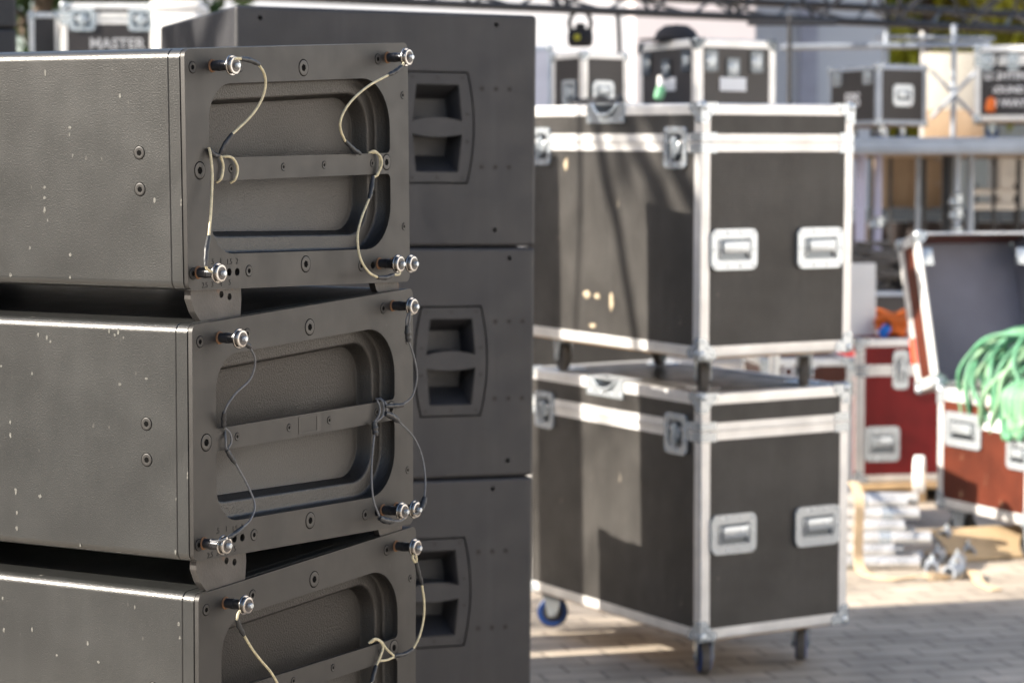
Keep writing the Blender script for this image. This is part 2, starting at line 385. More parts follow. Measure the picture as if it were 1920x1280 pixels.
# ------------------------------------------------------------------ line array speakers
AF = dict(D=.6341, hb=.36, hf=.4097, W=1.12)
def screw_mesh(name, r):
    """countersunk socket screw: black ring for the shaded gap, flush head with a chamfer, black hex for the shade in the socket"""
    b = MB(); b.lathe((0, 0, 0), (0, -1, 0), [(r * 1.09, .0), (r * 1.09, .0002), (r, .0002)], 20)
    b.mi = 1; b.lathe((0, -.0002, 0), (0, -1, 0), [(r * .98, -.0001), (r * .96, .0005), (r * .90, .0008), (r * .62, .0004), (r * .50, .0004)], 20)
    b.mi = 0; b.lathe((0, -.0005, 0), (0, -1, 0), [(r * .47, 0), (r * .47, .0003)], 6)  # flat black ring and hex stand in for shade in the recesses
    me_o = b.build(name, ['groove_shade', 'screw_black']); me = me_o.data; bpy.data.objects.remove(me_o); return me
SCREW_L = screw_mesh('bolt', .0128); SCREW_S = screw_mesh('screw', .0085); SCREW_XS = screw_mesh('screw', .006); SCREW_SUB = screw_mesh('screw', .006); SCREW_R = screw_mesh('screw', .0098)
def pin_meshes():
    b = MB(); b.lathe((0, -.0004, 0), (0, -1, 0), [(.0078, 0), (.0078, .012), (.0084, .0122), (.0084, .018), (.0076, .0184), (.0076, .034)], 18)
    s = b.build('locking_pin', 'shank_steel')
    b = MB(); b.lathe((0, 0, 0), (0, -1, 0), [(.006, 0), (.0148, .0), (.0156, .0012), (.0156, .0026), (.0148, .0036), (.0112, .0040), (.0112, .0062), (.0128, .0068), (.0136, .008), (.0128, .0094), (.0100, .0098)], 24)
    b.mi = 1; b.lathe((0, -.0099, 0), (0, -1, 0), [(.0098, -.002), (.0098, .0002), (.004, .0005)], 22)
    h = b.build('pin_head', ['chrome', 'chrome_dull'])
    b = MB(); b.lathe((0, 0, 0), (0, -1, 0), [(.0042, 0), (.0042, .0062), (.0034, .0070)], 14); k = b.build('release_button', 'zinc')
    b = MB(); b.lathe((0, -.0002, 0), (0, -1, 0), [(.0102, 0), (.0096, .0014), (.0080, .0020)], 16); u = b.build('rust_collar', 'rust')
    ms = [o.data for o in (s, h, k, u)]
    for o in (s, h, k, u): bpy.data.objects.remove(o)
    return ms
PIN = pin_meshes()
PINS = [(.071, .156), (.569, .178), (.027, -.154), (.536, -.168), (.578, -.170)]

def array_speaker(label, M, lanyards, third_pin=True, links=True, chips=(), group='line array speakers stacked at the left'):
    D, hb, hf, W = AF['D'], AF['hb'], AF['hf'], AF['W']
    org = Vector((D / 2, W / 2, -hf / 2))
    t = thing('line_array_speaker', label, 'loudspeaker', M @ Matrix.Translation(org), group)
    zt = lambda x: hb / 2 + (hf - hb) / 2 * x / D
    # wedge cabinet between the two cheeks
    def wedge(y0, y1, r, x0=0.0, x1=D, dz=0.0, open0=False):
        b = MB(); rings = []
        ins = [(0, r), (r * .3, r * .3), (r, 0)] if 0 else [(0, 0)]
        pr = rpoly([(x0, zt(x0) - dz, r), (x0, -zt(x0) + dz, r), (x1, -zt(x1) + dz, r), (x1, zt(x1) - dz, r)], 8)
        g = .0022
        for yy, k in ((y0, 1), (y0 + g, 0), (y1 - g, 0), (y1, 1)):
            cx = D / 2; rings.append([(u + (g if u < cx else -g) * k, yy, v + (-g if v > 0 else g) * k) for u, v in pr])
        b.loft(rings, not open0, True); return b
    b = wedge(.0285, W - .0285, .015, open0=True); b.mi = 1
    rr = random.Random(len(label))
    for yy, zz in chips:
        w, h = rr.uniform(.0016, .0036), rr.uniform(.002, .0062)
        b.plate([(yy + w * math.cos(a) * rr.uniform(.5, 1.1), zz + h * math.sin(a) * rr.uniform(.5, 1.1)) for a in [q * math.pi / 5 for q in range(10)]], [], -.0005, -.0001, YZ)
    b.build('cabinet', ['cabinet_paint', 'bare_chip'], t, 40, org, True)
    ck = rpoly([(0, zt(0), .015), (0, -zt(0), .015), (D, -zt(D), .015), (D, zt(D), .015)], 8)
    b = MB(); b.plate(ck, [[(u, v) for u, v in rpoly([(.046, -.140, .06), (.588, -.158, .08), (.588, .158, .08), (.046, .140, .06)], 9)]], .0084, .0280); b.build('end_cheek', 'cabinet_paint', t, 40, org, True)
    wedge(W - .0280, W, .015).build('end_cheek', 'cabinet_paint', t, 40, org, True)
    # rigging plate with two windows either side of the crossbar
    kz = .034
    outer = rpoly([(0.0015, zt(0) - .001, .012), (0.0015, -zt(0) + .001, .012), (D, -hf / 2, .012), (D, hf / 2, .012)], 5)
    hw = .0175
    oz = lambda x: .1285 + (x - .06) * .032
    up = rpoly([(.060, hw, .006), (.574, hw, .010), (.574, oz(.574), .082), (.060, oz(.06), .058)], 9)
    lo = rpoly([(.060, -hw, .006), (.060, -oz(.06), .058), (.574, -oz(.574), .075), (.574, -hw, .010)], 9)
    holes = [circ(.106, -.158, .0062), circ(.127, -.159, .0062), circ(.516, -.170, .0062)]
    b = MB(); b.plate(outer, [up, lo] + holes, 0.0, .008); b.build('rigging_plate', 'plate_paint', t, 30, org)
    b = MB()
    for u, v in ((.106, -.158), (.127, -.159), (.516, -.170)): b.lathe((u, .0079, v), (0, 1, 0), [(.0075, 0), (.0075, .0003)], 14)
    b.build('hole_shade', 'hole_shade_black', t, 30, org)  # black discs put the shade inside the holes into colour
    # moulded recess pan behind the windows
    def ring(i, y, ri, xr=0.0):
        return [(u, y, v) for u, v in rpoly([(.060 + i, -oz(.06) + i, max(.004, .058 - ri)), (.574 - i - xr, -oz(.574) + i, max(.004, .078 - ri)), (.574 - i - xr, oz(.574) - i, max(.004, .080 - ri)), (.060 + i, oz(.06) - i, max(.004, .058 - ri))], 9)]
    b = MB()
    rings = [ring(-.004, .0082, -.003), ring(-.001, .0255, -.001), ring(.0015, .0285, .001), ring(.005, .0295, .004), ring(.0215, .0290, .018), ring(.0245, .0296, .021), ring(.0265, .0320, .022), ring(.0297, .0520, .024), ring(.0322, .0566, .026), ring(.0365, .0580, .030)]
    b.loft(rings, False, True); b.build('recess_pan', 'pan_plastic', t, 40, org)
    # fasteners
    for u, v in ((.316, .157), (.035, -.001), (.562, .002), (.315, -.157)): link('bolt', SCREW_L, t, org, (u, 0, v))
    for u, v in ((.021, .153), (.143, .157), (.538, .175), (.158, -.159), (.480, -.169), (.014, -.155)): link('screw', SCREW_S, t, org, (u, 0, v))
    for u, v in ((.616, .115), (.616, -.109), (.256, 0), (.372, .001), (.517, .001), (.115, 0)): link('screw', SCREW_XS, t, org, (u, 0, v))
    for yy in (.086, W - .086):
        for z in (.026, -.029): link('screw', SCREW_R, t, org, (0, yy, z), (0, 0, rad(-90)))
    # degree marks punched beside the hole row
    for s, u, v in (('1.5', .107, -.1425), ('2', .127, -.1425), ('.5', .063, -.140), ('1', .085, -.140), ('2.5', .043, -.1745), ('3', .062, -.1745), ('4', .084, -.1745), ('5', .107, -.174)):
        text(s, .0125, t, Matrix.Translation(-org) @ face_xz(u, -.0003, v), 'letter_black', .0002)
    # locking pins
    for i, (u, v) in enumerate(PINS):
        if i == 4 and not third_pin: continue
        sh = link('locking_pin', PIN[0], t, org, (u, 0, v))
        o = link('pin_head', PIN[1], sh); o.location = (0, -.0342, 0)
        o = link('release_button', PIN[2], sh); o.location = (0, -.0438, 0)
        link('rust_collar', PIN[3], sh)
    # link plates that carry the next cabinet below
    if links:
        f = lambda u, v, d: (u, d, v)
        b = MB(); b.plate(rpoly([(.020, -.168, .002), (.147, -.172, .002), (.150, -.200, .004), (.146, -.238, .004), (.052, -.238, .012), (.030, -.215, .02), (.020, -.195, .004)], 3),
                          [circ(.098, -.192, .0055), circ(.119, -.197, .0055)], .0095, .0215); b.build('link_plate', 'link_steel', t, 30, org)
        b = MB(); b.plate(rpoly([(.528, -.185, .002), (.612, -.188, .002), (.613, -.228, .003), (.560, -.231, .003), (.540, -.212, .004)], 3), [], .0095, .0215); b.build('link_plate', 'link_steel', t, 30, org)
    for kind, pts in lanyards:
        P = spline(pts, 7); b = MB()
        if kind == 'cp': b.tube(P, .0021, 8); b.build('lanyard', 'rope_pale', t, 60, org)
        elif kind == 'cd': b.tube(P, .0017, 8); b.build('lanyard', 'rope_dark', t, 60, org)
        else:
            r = .0036 if kind == 's' else .0050
            b.tube(P, lambda q, r=r: r * (1 + .12 * math.sin(q * 17) + (.1 if .15 < q < .85 else -.12)), 9); b.build('lanyard_sleeve', 'sleeve_black', t, 60, org)
    return t
LANYARDS = [
    (0, 'cp', [(0.0649, -0.041, 0.164), (0.0715, -0.044, 0.1662), (0.0875, -0.044, 0.1659)]),
    (0, 's', [(0.0838, -0.044, 0.1662), (0.1092, -0.042, 0.1645), (0.137, -0.04, 0.1587)]),
    (0, 'cp', [(0.1337, -0.04, 0.1599), (0.1531, -0.037, 0.1466), (0.1633, -0.033, 0.1293), (0.1604, -0.028, 0.107), (0.1406, -0.022, 0.0815), (0.0979, -0.015, 0.0525)]),
    (0, 's', [(0.099, -0.015, 0.0532), (0.0853, -0.011, 0.0375), (0.0789, -0.006, 0.0218)]),
    (0, 'cp', [(0.0789, -0.006, 0.0218), (0.0893, -0.004, 0.0058), (0.0844, -0.004, -0.0131), (0.0829, 0.004, -0.02)]),
    (0, 'cp', [(0.0969, 0.004, 0.0183), (0.1055, -0.003, 0.0189), (0.1162, -0.005, 0.0142), (0.1256, -0.005, 0.0004), (0.1205, -0.004, -0.0155), (0.1184, 0.004, -0.0216)]),
    (0, 's', [(0.0567, -0.003, 0.03), (0.0651, -0.006, 0.022), (0.0773, -0.006, 0.0206)]),
    (0, 'cp', [(0.0539, -0.004, 0.0329), (0.0523, -0.008, 0.0207), (0.0502, -0.012, -0.0091), (0.0348, -0.02, -0.0586), (0.0169, -0.028, -0.1)]),
    (0, 's', [(0.017, -0.028, -0.0984), (0.0038, -0.033, -0.1195), (-0.0043, -0.037, -0.1423)]),
    (0, 'cp', [(-0.0043, -0.037, -0.1407), (0.0016, -0.036, -0.1473), (0.0119, -0.036, -0.1504)]),
    (0, 'cp', [(0.5546, -0.041, 0.1679), (0.5396, -0.042, 0.1589), (0.5264, -0.042, 0.1536)]),
    (0, 's', [(0.5463, -0.042, 0.1625), (0.528, -0.041, 0.1536), (0.5098, -0.038, 0.1472)]),
    (0, 'cp', [(0.5118, -0.038, 0.1479), (0.4547, -0.034, 0.1288), (0.4132, -0.028, 0.1048), (0.394, -0.022, 0.0812), (0.3935, -0.018, 0.061), (0.4162, -0.013, 0.0377)]),
    (0, 's', [(0.4149, -0.013, 0.0395), (0.4424, -0.01, 0.0265), (0.4734, -0.005, 0.0175)]),
    (0, 'cp', [(0.5119, 0.004, 0.0179), (0.5191, -0.003, 0.0213), (0.5315, -0.005, 0.0131), (0.5338, -0.005, -0.0027), (0.5279, -0.004, -0.0183), (0.5144, -0.003, -0.0218)]),
    (0, 'cp', [(0.5171, 0.004, 0.0178), (0.5237, -0.005, 0.0185), (0.5338, -0.008, 0.0078), (0.5316, -0.008, -0.0061), (0.523, -0.005, -0.0192)]),
    (0, 's', [(0.5128, -0.004, -0.0204), (0.5016, -0.008, -0.0403), (0.4872, -0.012, -0.0589)]),
    (0, 'cp', [(0.4879, -0.012, -0.0572), (0.4549, -0.018, -0.0871), (0.4323, -0.024, -0.117), (0.4298, -0.03, -0.1511), (0.4469, -0.035, -0.176), (0.4728, -0.038, -0.1875)]),
    (0, 's', [(0.4702, -0.038, -0.187), (0.4936, -0.04, -0.1883), (0.5163, -0.041, -0.1848)]),
    (0, 'cp', [(0.515, -0.041, -0.185), (0.5303, -0.043, -0.1848), (0.5334, -0.042, -0.179)]),
    (1, 's', [(0.0763, -0.04, 0.1495), (0.0842, -0.041, 0.1463), (0.0942, -0.041, 0.1408)]),
    (1, 'cd', [(0.0924, -0.041, 0.1419), (0.1134, -0.036, 0.1192), (0.1091, -0.03, 0.0915), (0.0791, -0.024, 0.0712), (0.0639, -0.018, 0.0526), (0.0623, -0.014, 0.0412)]),
    (1, 's', [(0.0623, -0.014, 0.0429), (0.066, -0.01, 0.032), (0.0719, -0.006, 0.0181)]),
    (1, 'cd', [(0.0747, -0.004, 0.0188), (0.087, -0.006, 0.009), (0.0915, -0.006, -0.0054), (0.0851, -0.002, -0.0182)]),
    (1, 'cd', [(0.088, 0.004, 0.0159), (0.0769, -0.006, -0.0004), (0.0785, -0.006, -0.0144), (0.0894, -0.004, -0.0199)]),
    (1, 's', [(0.0796, -0.006, -0.0173), (0.0855, -0.008, -0.0262), (0.0933, -0.012, -0.0382)]),
    (1, 'cd', [(0.0916, -0.012, -0.0363), (0.1125, -0.02, -0.0731), (0.1212, -0.028, -0.1051), (0.1012, -0.034, -0.1248), (0.0736, -0.038, -0.1337)]),
    (1, 's', [(0.0748, -0.038, -0.1331), (0.053, -0.041, -0.1386), (0.0296, -0.042, -0.1432)]),
    (1, 'cd', [(0.0313, -0.042, -0.1427), (0.0112, -0.042, -0.1447), (0.0077, -0.03, -0.1459), (0.0092, -0.026, -0.1444)]),
    (1, 'cd', [(0.5614, -0.037, 0.1703), (0.5543, -0.036, 0.1554), (0.5573, -0.035, 0.143)]),
    (1, 'cd', [(0.5592, -0.041, 0.1705), (0.5579, -0.04, 0.1553), (0.56, -0.036, 0.1428)]),
    (1, 'S', [(0.5586, -0.036, 0.1467), (0.5586, -0.036, 0.133), (0.5614, -0.036, 0.1183)]),
    (1, 'cd', [(0.5614, -0.036, 0.1198), (0.5829, -0.034, 0.0883), (0.5949, -0.032, 0.0564), (0.5899, -0.026, 0.0237), (0.5667, -0.02, 0.0096)]),
    (1, 's', [(0.5696, -0.02, 0.009), (0.5478, -0.016, 0.0096), (0.5241, -0.012, 0.0107)]),
    (1, 'cd', [(0.5204, 0.004, 0.0225), (0.523, -0.006, 0.0208), (0.5237, -0.01, 0.0076), (0.5196, -0.009, -0.0066), (0.5082, -0.005, -0.0141)]),
    (1, 'cd', [(0.512, -0.004, 0.0217), (0.5141, -0.008, 0.0084), (0.5105, -0.008, -0.0046), (0.5027, -0.004, -0.0144)]),
    (1, 'cd', [(0.5331, 0.004, 0.0233), (0.5272, -0.011, 0.015), (0.5277, -0.012, -0.0003), (0.5156, -0.007, -0.0109)]),
    (1, 'S', [(0.4957, -0.008, -0.0128), (0.4953, -0.01, -0.0248), (0.4949, -0.012, -0.0368)]),
    (1, 'cd', [(0.49, -0.012, -0.0348), (0.4688, -0.02, -0.0889), (0.461, -0.028, -0.1366), (0.4706, -0.036, -0.1721)]),
    (1, 'S', [(0.4678, -0.036, -0.1703), (0.482, -0.039, -0.1765), (0.5023, -0.041, -0.1801)]),
    (1, 'cd', [(0.5001, -0.041, -0.1798), (0.5239, -0.044, -0.1816), (0.5402, -0.042, -0.1762)]),
    (1, 'S', [(0.5241, -0.012, -0.0015), (0.5402, -0.014, -0.0071), (0.56, -0.016, -0.0177)]),
    (1, 'cd', [(0.5572, -0.016, -0.0159), (0.6032, -0.02, -0.0496), (0.6216, -0.026, -0.0863), (0.6188, -0.034, -0.1245), (0.6026, -0.042, -0.154)]),
    (1, 'S', [(0.6034, -0.042, -0.1525), (0.5949, -0.044, -0.1618), (0.5842, -0.046, -0.1716)]),
    (1, 'cd', [(0.5842, -0.046, -0.17), (0.5716, -0.046, -0.1754), (0.5624, -0.044, -0.1743)]),
    (2, 'cp', [(0.052, -0.041, 0.1507), (0.0463, -0.041, 0.1461), (0.0451, -0.04, 0.1372)]),
    (2, 's', [(0.0451, -0.04, 0.1384), (0.0542, -0.038, 0.1255), (0.0701, -0.035, 0.1091)]),
    (2, 'cp', [(0.069, -0.035, 0.1109), (0.0996, -0.03, 0.0821), (0.1319, -0.025, 0.0566), (0.1611, -0.021, 0.0349), (0.1867, -0.017, 0.0101), (0.2011, -0.014, -0.0104), (0.206, -0.012, -0.0279)]),
    (2, 'cp', [(0.5652, -0.037, 0.1683), (0.5612, -0.038, 0.1614), (0.5693, -0.038, 0.1528)]),
    (2, 'cp', [(0.5618, -0.042, 0.1704), (0.5691, -0.041, 0.1606), (0.5715, -0.039, 0.1513)]),
    (2, 's', [(0.5715, -0.039, 0.1533), (0.5841, -0.036, 0.1317), (0.599, -0.034, 0.1092)]),
    (2, 'cp', [(0.5981, -0.034, 0.1106), (0.6114, -0.031, 0.0767), (0.6157, -0.027, 0.0452), (0.6097, -0.022, 0.0147), (0.5968, -0.017, -0.0055)]),
    (2, 's', [(0.5987, -0.017, -0.005), (0.575, -0.014, -0.0101), (0.5461, -0.01, -0.009)]),
    (2, 'cp', [(0.4874, 0.004, 0.0219), (0.4946, -0.003, 0.0288), (0.5105, -0.006, 0.0227), (0.5259, -0.008, 0.0066), (0.5475, -0.01, -0.009)]),
    (2, 'cp', [(0.4942, 0.004, 0.022), (0.5006, -0.005, 0.0268), (0.5159, -0.007, 0.0132), (0.5067, -0.007, -0.004), (0.4971, -0.005, -0.0189)]),
    (2, 'cp', [(0.5475, -0.01, -0.0103), (0.5283, -0.008, -0.0126), (0.5076, -0.005, -0.0108)]),
    (2, 's', [(0.4971, -0.005, -0.0179), (0.4846, -0.008, -0.0298), (0.4707, -0.012, -0.0441)]),
    (2, 'cp', [(0.4716, -0.012, -0.0418), (0.4411, -0.02, -0.0648), (0.43, -0.03, -0.091)]),
]

CHIPS = [[(.224, -.166), (.218, .064), (.219, .054), (.214, .022), (.271, -.028), (.271, -.044), (.272, -.063), (.266, -.078), (.223, -.131), (.303, -.122), (.264, .148), (.12, .112), (.343, -.165), (.059, -.045)],
         [(.155, .165), (.138, .164), (.128, .156), (.145, .159), (.295, .154), (.278, .15), (.271, .144), (.371, .101), (.354, .014), (.354, -.007), (.345, -.095), (.343, -.129), (.344, -.154), (.031, -.085), (.033, -.166), (.217, -.171), (.296, -.1), (.085, .095), (.136, .084), (.309, .092)],
         [(.385, .139), (.383, .088), (.325, .094), (.213, .084), (.192, .056), (.275, .058), (.036, .131), (.034, .11), (.12, .15)]]   # paint chips on the rear faces (along, up)
YAW_A = 1.061034
def array_pose(x, y, z, pitch): return Matrix.Translation((x, y, z)) @ Matrix.Rotation(YAW_A, 4, 'Z') @ Matrix.Rotation(.01074, 4, 'X') @ Matrix.Rotation(pitch, 4, 'Y')
LA = ['topmost black line array speaker of the left stack, pale wire lanyards on its side plate',
      'second black line array speaker from the top, dark lanyards, tape mark on its bar',
      'third black line array speaker down, cut off by the bottom of the picture']
for k, (x, y, z, p) in enumerate([(-.486965, 3.615759, 1.605099, -.030619), (-.480896, 3.620939, 1.194627, -.014721), (-.478334, 3.645660, .783476, -.007476)]):
    sp = array_speaker(LA[k], array_pose(x, y, z, p), [q[1:] for q in LANYARDS if q[0] == k], third_pin=(k < 2), chips=CHIPS[k])
    if k == 1:
        o_ = Vector((AF['D'] / 2, AF['W'] / 2, -AF['hf'] / 2))
        b = MB(); b.plate(rrect(.283, .346, -.014, .014, .001, 1), [rrect(.285, .335, -.012, .012, .001, 1)], -.0006, -.0002); b.build('tape_mark', 'screw_black', sp, 0, o_)
array_speaker('lowest black line array speaker of the left stack, below the picture', array_pose(-.478, 3.665, .372, 0), [], False, False)
def dolly(label, M, x0, x1, y0, y1, h):
    t = thing('wheeled_dolly', label, 'dolly', M)
    b = MB(); b.box(x0, x1, y0, y1, h - .045, h - .003, .006); b.build('deck', 'plywood_edge', t)
    for x in (x0 + .1, x1 - .1):
        for y in (y0 + min(.1, (y1 - y0) / 4), y1 - min(.1, (y1 - y0) / 4)):
            b = MB(); b.lathe((x, y - .016, (h - .06) / 2), (0, 1, 0), [((h - .06) / 2 - .008, 0), ((h - .06) / 2, .006), ((h - .06) / 2, .026), ((h - .06) / 2 - .008, .032)], 20); w = b.build('wheel', 'rubber_black', t)
            b = MB(); b.box(x - .03, x + .03, y - .024, y + .024, h - .06, h - .046); b.box(x - .012, x + .012, y - .024, y - .019, (h - .06) / 2, h - .058); b.box(x - .012, x + .012, y + .019, y + .024, (h - .06) / 2, h - .058); b.build('fork', 'zinc', t)
    return t
dolly('low plywood dolly under the line array stack', array_pose(-.478, 3.665, 0, 0) @ Matrix.Rotation(-.01074, 4, 'X'), 0, .63, .02, 1.1, .165)

# ------------------------------------------------------------------ subwoofers
SW, SH, SDp = .80, .597, .885
def subwoofer(label, M, dx=0.0, group='grey subwoofers stacked behind the line array', SDp=SDp):
    """origin at the front bottom right corner; x right, y back, z up"""
    org = Vector((-SW / 2, SDp / 2, 0))
    t = thing('subwoofer', label, 'loudspeaker', M @ Matrix.Translation(org), group)
    hx, hz = -.271 + dx, .3035
    barrel = [(hx - .079, hz - .139), (hx + .079, hz - .139)]
    for i in range(1, 12): q = -1 + i / 6; barrel.append((hx + .079 + .0175 * (1 - q * q), hz + .139 * q))
    barrel += [(hx + .079, hz + .139), (hx - .079, hz + .139)]
    for i in range(1, 12): q = 1 - i / 6; barrel.append((hx - .079 - .0175 * (1 - q * q), hz + .139 * q))
    grow = [((u - hx) * 1.05 + hx, (v - hz) * 1.032 + hz) for u, v in barrel]
    tmp = bmesh.new(); bmesh.ops.create_cube(tmp, size=1)
    for v in tmp.verts: v.co = Vector((-SW / 2 + v.co.x * SW, SDp / 2 + v.co.y * SDp, SH / 2 + v.co.z * SH))
    bmesh.ops.bevel(tmp, geom=tmp.edges[:], offset=.010, segments=3, profile=.5, affect='EDGES')
    fr = max((f for f in tmp.faces if f.normal.y < -.99), key=lambda f: f.calc_area()); lp = [v for v in fr.verts]
    tmp.faces.remove(fr)
    def loopv(pts, y): return [tmp.verts.new((u, y, v)) for u, v in pts]
    hl = loopv(grow, 0.0)
    holes = []
    for u, v in ((-.1125 + dx, .569), (-.1125 + dx, .042), (-.737, .567), (-.737, .042)):
        holes.append((u, v, loopv(circ(u, v, .0062, 10), 0.0)))
    ed = []
    for vs in [lp, hl] + [h[2] for h in holes]:
        for i in range(len(vs)):
            a, c = vs[i], vs[(i + 1) % len(vs)]; ed.append(tmp.edges.get((a, c)) or tmp.edges.new((a, c)))
    bmesh.ops.triangle_fill(tmp, use_beauty=True, edges=ed)
    def skirt(vs, pts, y):
        w = loopv(pts, y)
        for i in range(len(vs)):
            j = (i + 1) % len(vs); tmp.faces.new([vs[i], vs[j], w[j], w[i]])
        return w
    w = skirt(hl, grow, .13); tmp.faces.new(w)
    for u, v, vs in holes: tmp.faces.new(skirt(vs, circ(u, v, .0062, 10), .02))
    b = MB(); b.merge(tmp); b.build('cabinet', 'sub_paint', t, 40, org, True)
    def well(z0, z1, w0, w1, arch0, arch1):
        p = []; n = 10
        for i in range(n + 1): q = -1 + 2 * i / n; p.append((hx + w0 * q, z0 + arch0 * (1 - q * q)))
        for i in range(n + 1): q = 1 - 2 * i / n; p.append((hx + w1 * q, z1 + arch1 * (1 - q * q)))
        return p
    wu = well(hz + .0165, hz + .110, .067, .057, .010, 0); wl = well(hz - .113, hz - .0165, .057, .067, 0, -.007)
    b = MB(); b.plate(barrel, [wu, wl], -.001, .010); fr = b.build('handle_frame', 'sub_paint', t, 30, org)
    for wv, up in ((wu, 1), (wl, 0)):
        cz = sum(p[1] for p in wv) / len(wv)
        back = []
        for u, v in wv:
            f = .82
            nz = (v - .035 if v > cz else v) if up else (v + .042 if v < cz else v)
            back.append((hx + (u - hx) * f, nz))
        b = MB(); b.loft([[(u, .0101, v) for u, v in wv], [(u, .078, v) for u, v in back]], False, True)
        o = b.build('handle_well', 'sub_paint', fr, 30)
    for u, v in [(hx + .068, hz + .128), (hx - .068, hz + .128), (hx, hz + .127), (hx + .081, hz + .035), (hx + .081, hz - .035), (hx - .081, hz + .035), (hx - .081, hz - .035), (hx + .068, hz - .128), (hx - .068, hz - .128), (hx, hz - .127)]:
        o = link('screw', SCREW_XS, fr, None, (u, -.001, v)); o.scale = (.6, 1, .6)
    for u in (-.150, -.112, -.0745):
        for v in (.405, .2045): link('screw', SCREW_SUB, t, org, (u + dx, 0, v))
    return t
SUBM = pose((.0504, 6.308, .2378), (.0075, .0061, .3543))
subwoofer('uppermost grey subwoofer, lit by dappled sun on its left side', SUBM @ Matrix.Translation((0, 0, 1.2)))
subwoofer('middle grey subwoofer of the stack behind the line array', SUBM @ Matrix.Translation((0, 0, .6)), .041)
subwoofer('bottom grey subwoofer in view, behind the third line array speaker', SUBM)
dolly('low plywood dolly under the grey subwoofers', Matrix.Translation((.0504, 6.308, 0)) @ Matrix.Rotation(.3543, 4, 'Z'), -SW + .01, -.01, .02, SDp - .02, .233)
LSM = pose((-1.585, 7.78, .305), (0, 0, .30))
for k in range(4):
    subwoofer('grey subwoofer of the tall stack at the left edge of the photo', LSM @ Matrix.Translation((0, 0, .6 * k)), 0, 'grey subwoofers in the tall stack at the left edge', .28)
dolly('low plywood dolly under the tall subwoofer stack at the left edge', Matrix.Translation((-1.585, 7.78, 0)) @ Matrix.Rotation(.30, 4, 'Z'), -SW + .01, -.01, .005, .275, .302)

# ------------------------------------------------------------------ flight cases
def caster_meshes():
    b = MB(); b.box(-.045, .045, -.038, .038, -.005, -.0005, .001); b.lathe((0, 0, -.005), (0, 0, -1), [(.030, 0), (.030, .006), (.022, .008)], 18)
    for s in (-1, 1):
        pr = rpoly([(-.030, -.012, .004), (.026, -.012, .004), (.012, -.082, .008), (-.018, -.082, .008)], 3)
        y0 = s * .0235; b.plate([(u + .008, v) for u, v in pr], [], y0 - .0028, y0 + .0028)
    b.box(-.030, .042, -.0262, .0262, -.0172, -.0062, .002); b.cyl((.006, -.030, -.068), (.006, .030, -.068), .007, 10)
    f = b.build('caster', 'zinc')
    def tyre(r):
        b = MB(); b.lathe((.006, -.0165, -.068), (0, 1, 0), [(r - .022, 0), (r - .006, .0), (r, .006), (r, .027), (r - .006, .033), (r - .022, .033)], 26); return b
    t1 = tyre(.050).build('tyre', 'rubber_blue'); 
    b = MB(); b.lathe((.006, -.0172, -.068), (0, 1, 0), [(.006, -.001), (.022, -.001), (.031, .0006), (.031, .0338), (.022, .0354), (.006, .0354)], 22); h = b.build('hub', 'rubber_black')
    b = MB(); b.lathe((.006, -.0105, -.068), (0, 1, 0), [(.0470, -.003), (.0506, .0), (.0506, .021), (.0470, .024)], 26); tr = b.build('tread', 'rubber_grey')
    t2 = tyre(.050).build('tyre', 'rubber_black')
    out = [o.data for o in (f, t1, h, tr, t2)]
    for o in (f, t1, h, tr, t2): bpy.data.objects.remove(o)
    return out
CASTER = caster_meshes()
def caster(t, loc, ang, off=None, s=1.0, tyre='rubber_blue'):
    c = link('caster', CASTER[0], t, off, loc, (0, 0, ang)); c.scale = (s, s, s)
    for n, m in zip(('tyre', 'hub', 'tread'), (CASTER[1] if tyre == 'rubber_blue' else CASTER[4],) + tuple(CASTER[2:4])): link(n, m, c)
    return c

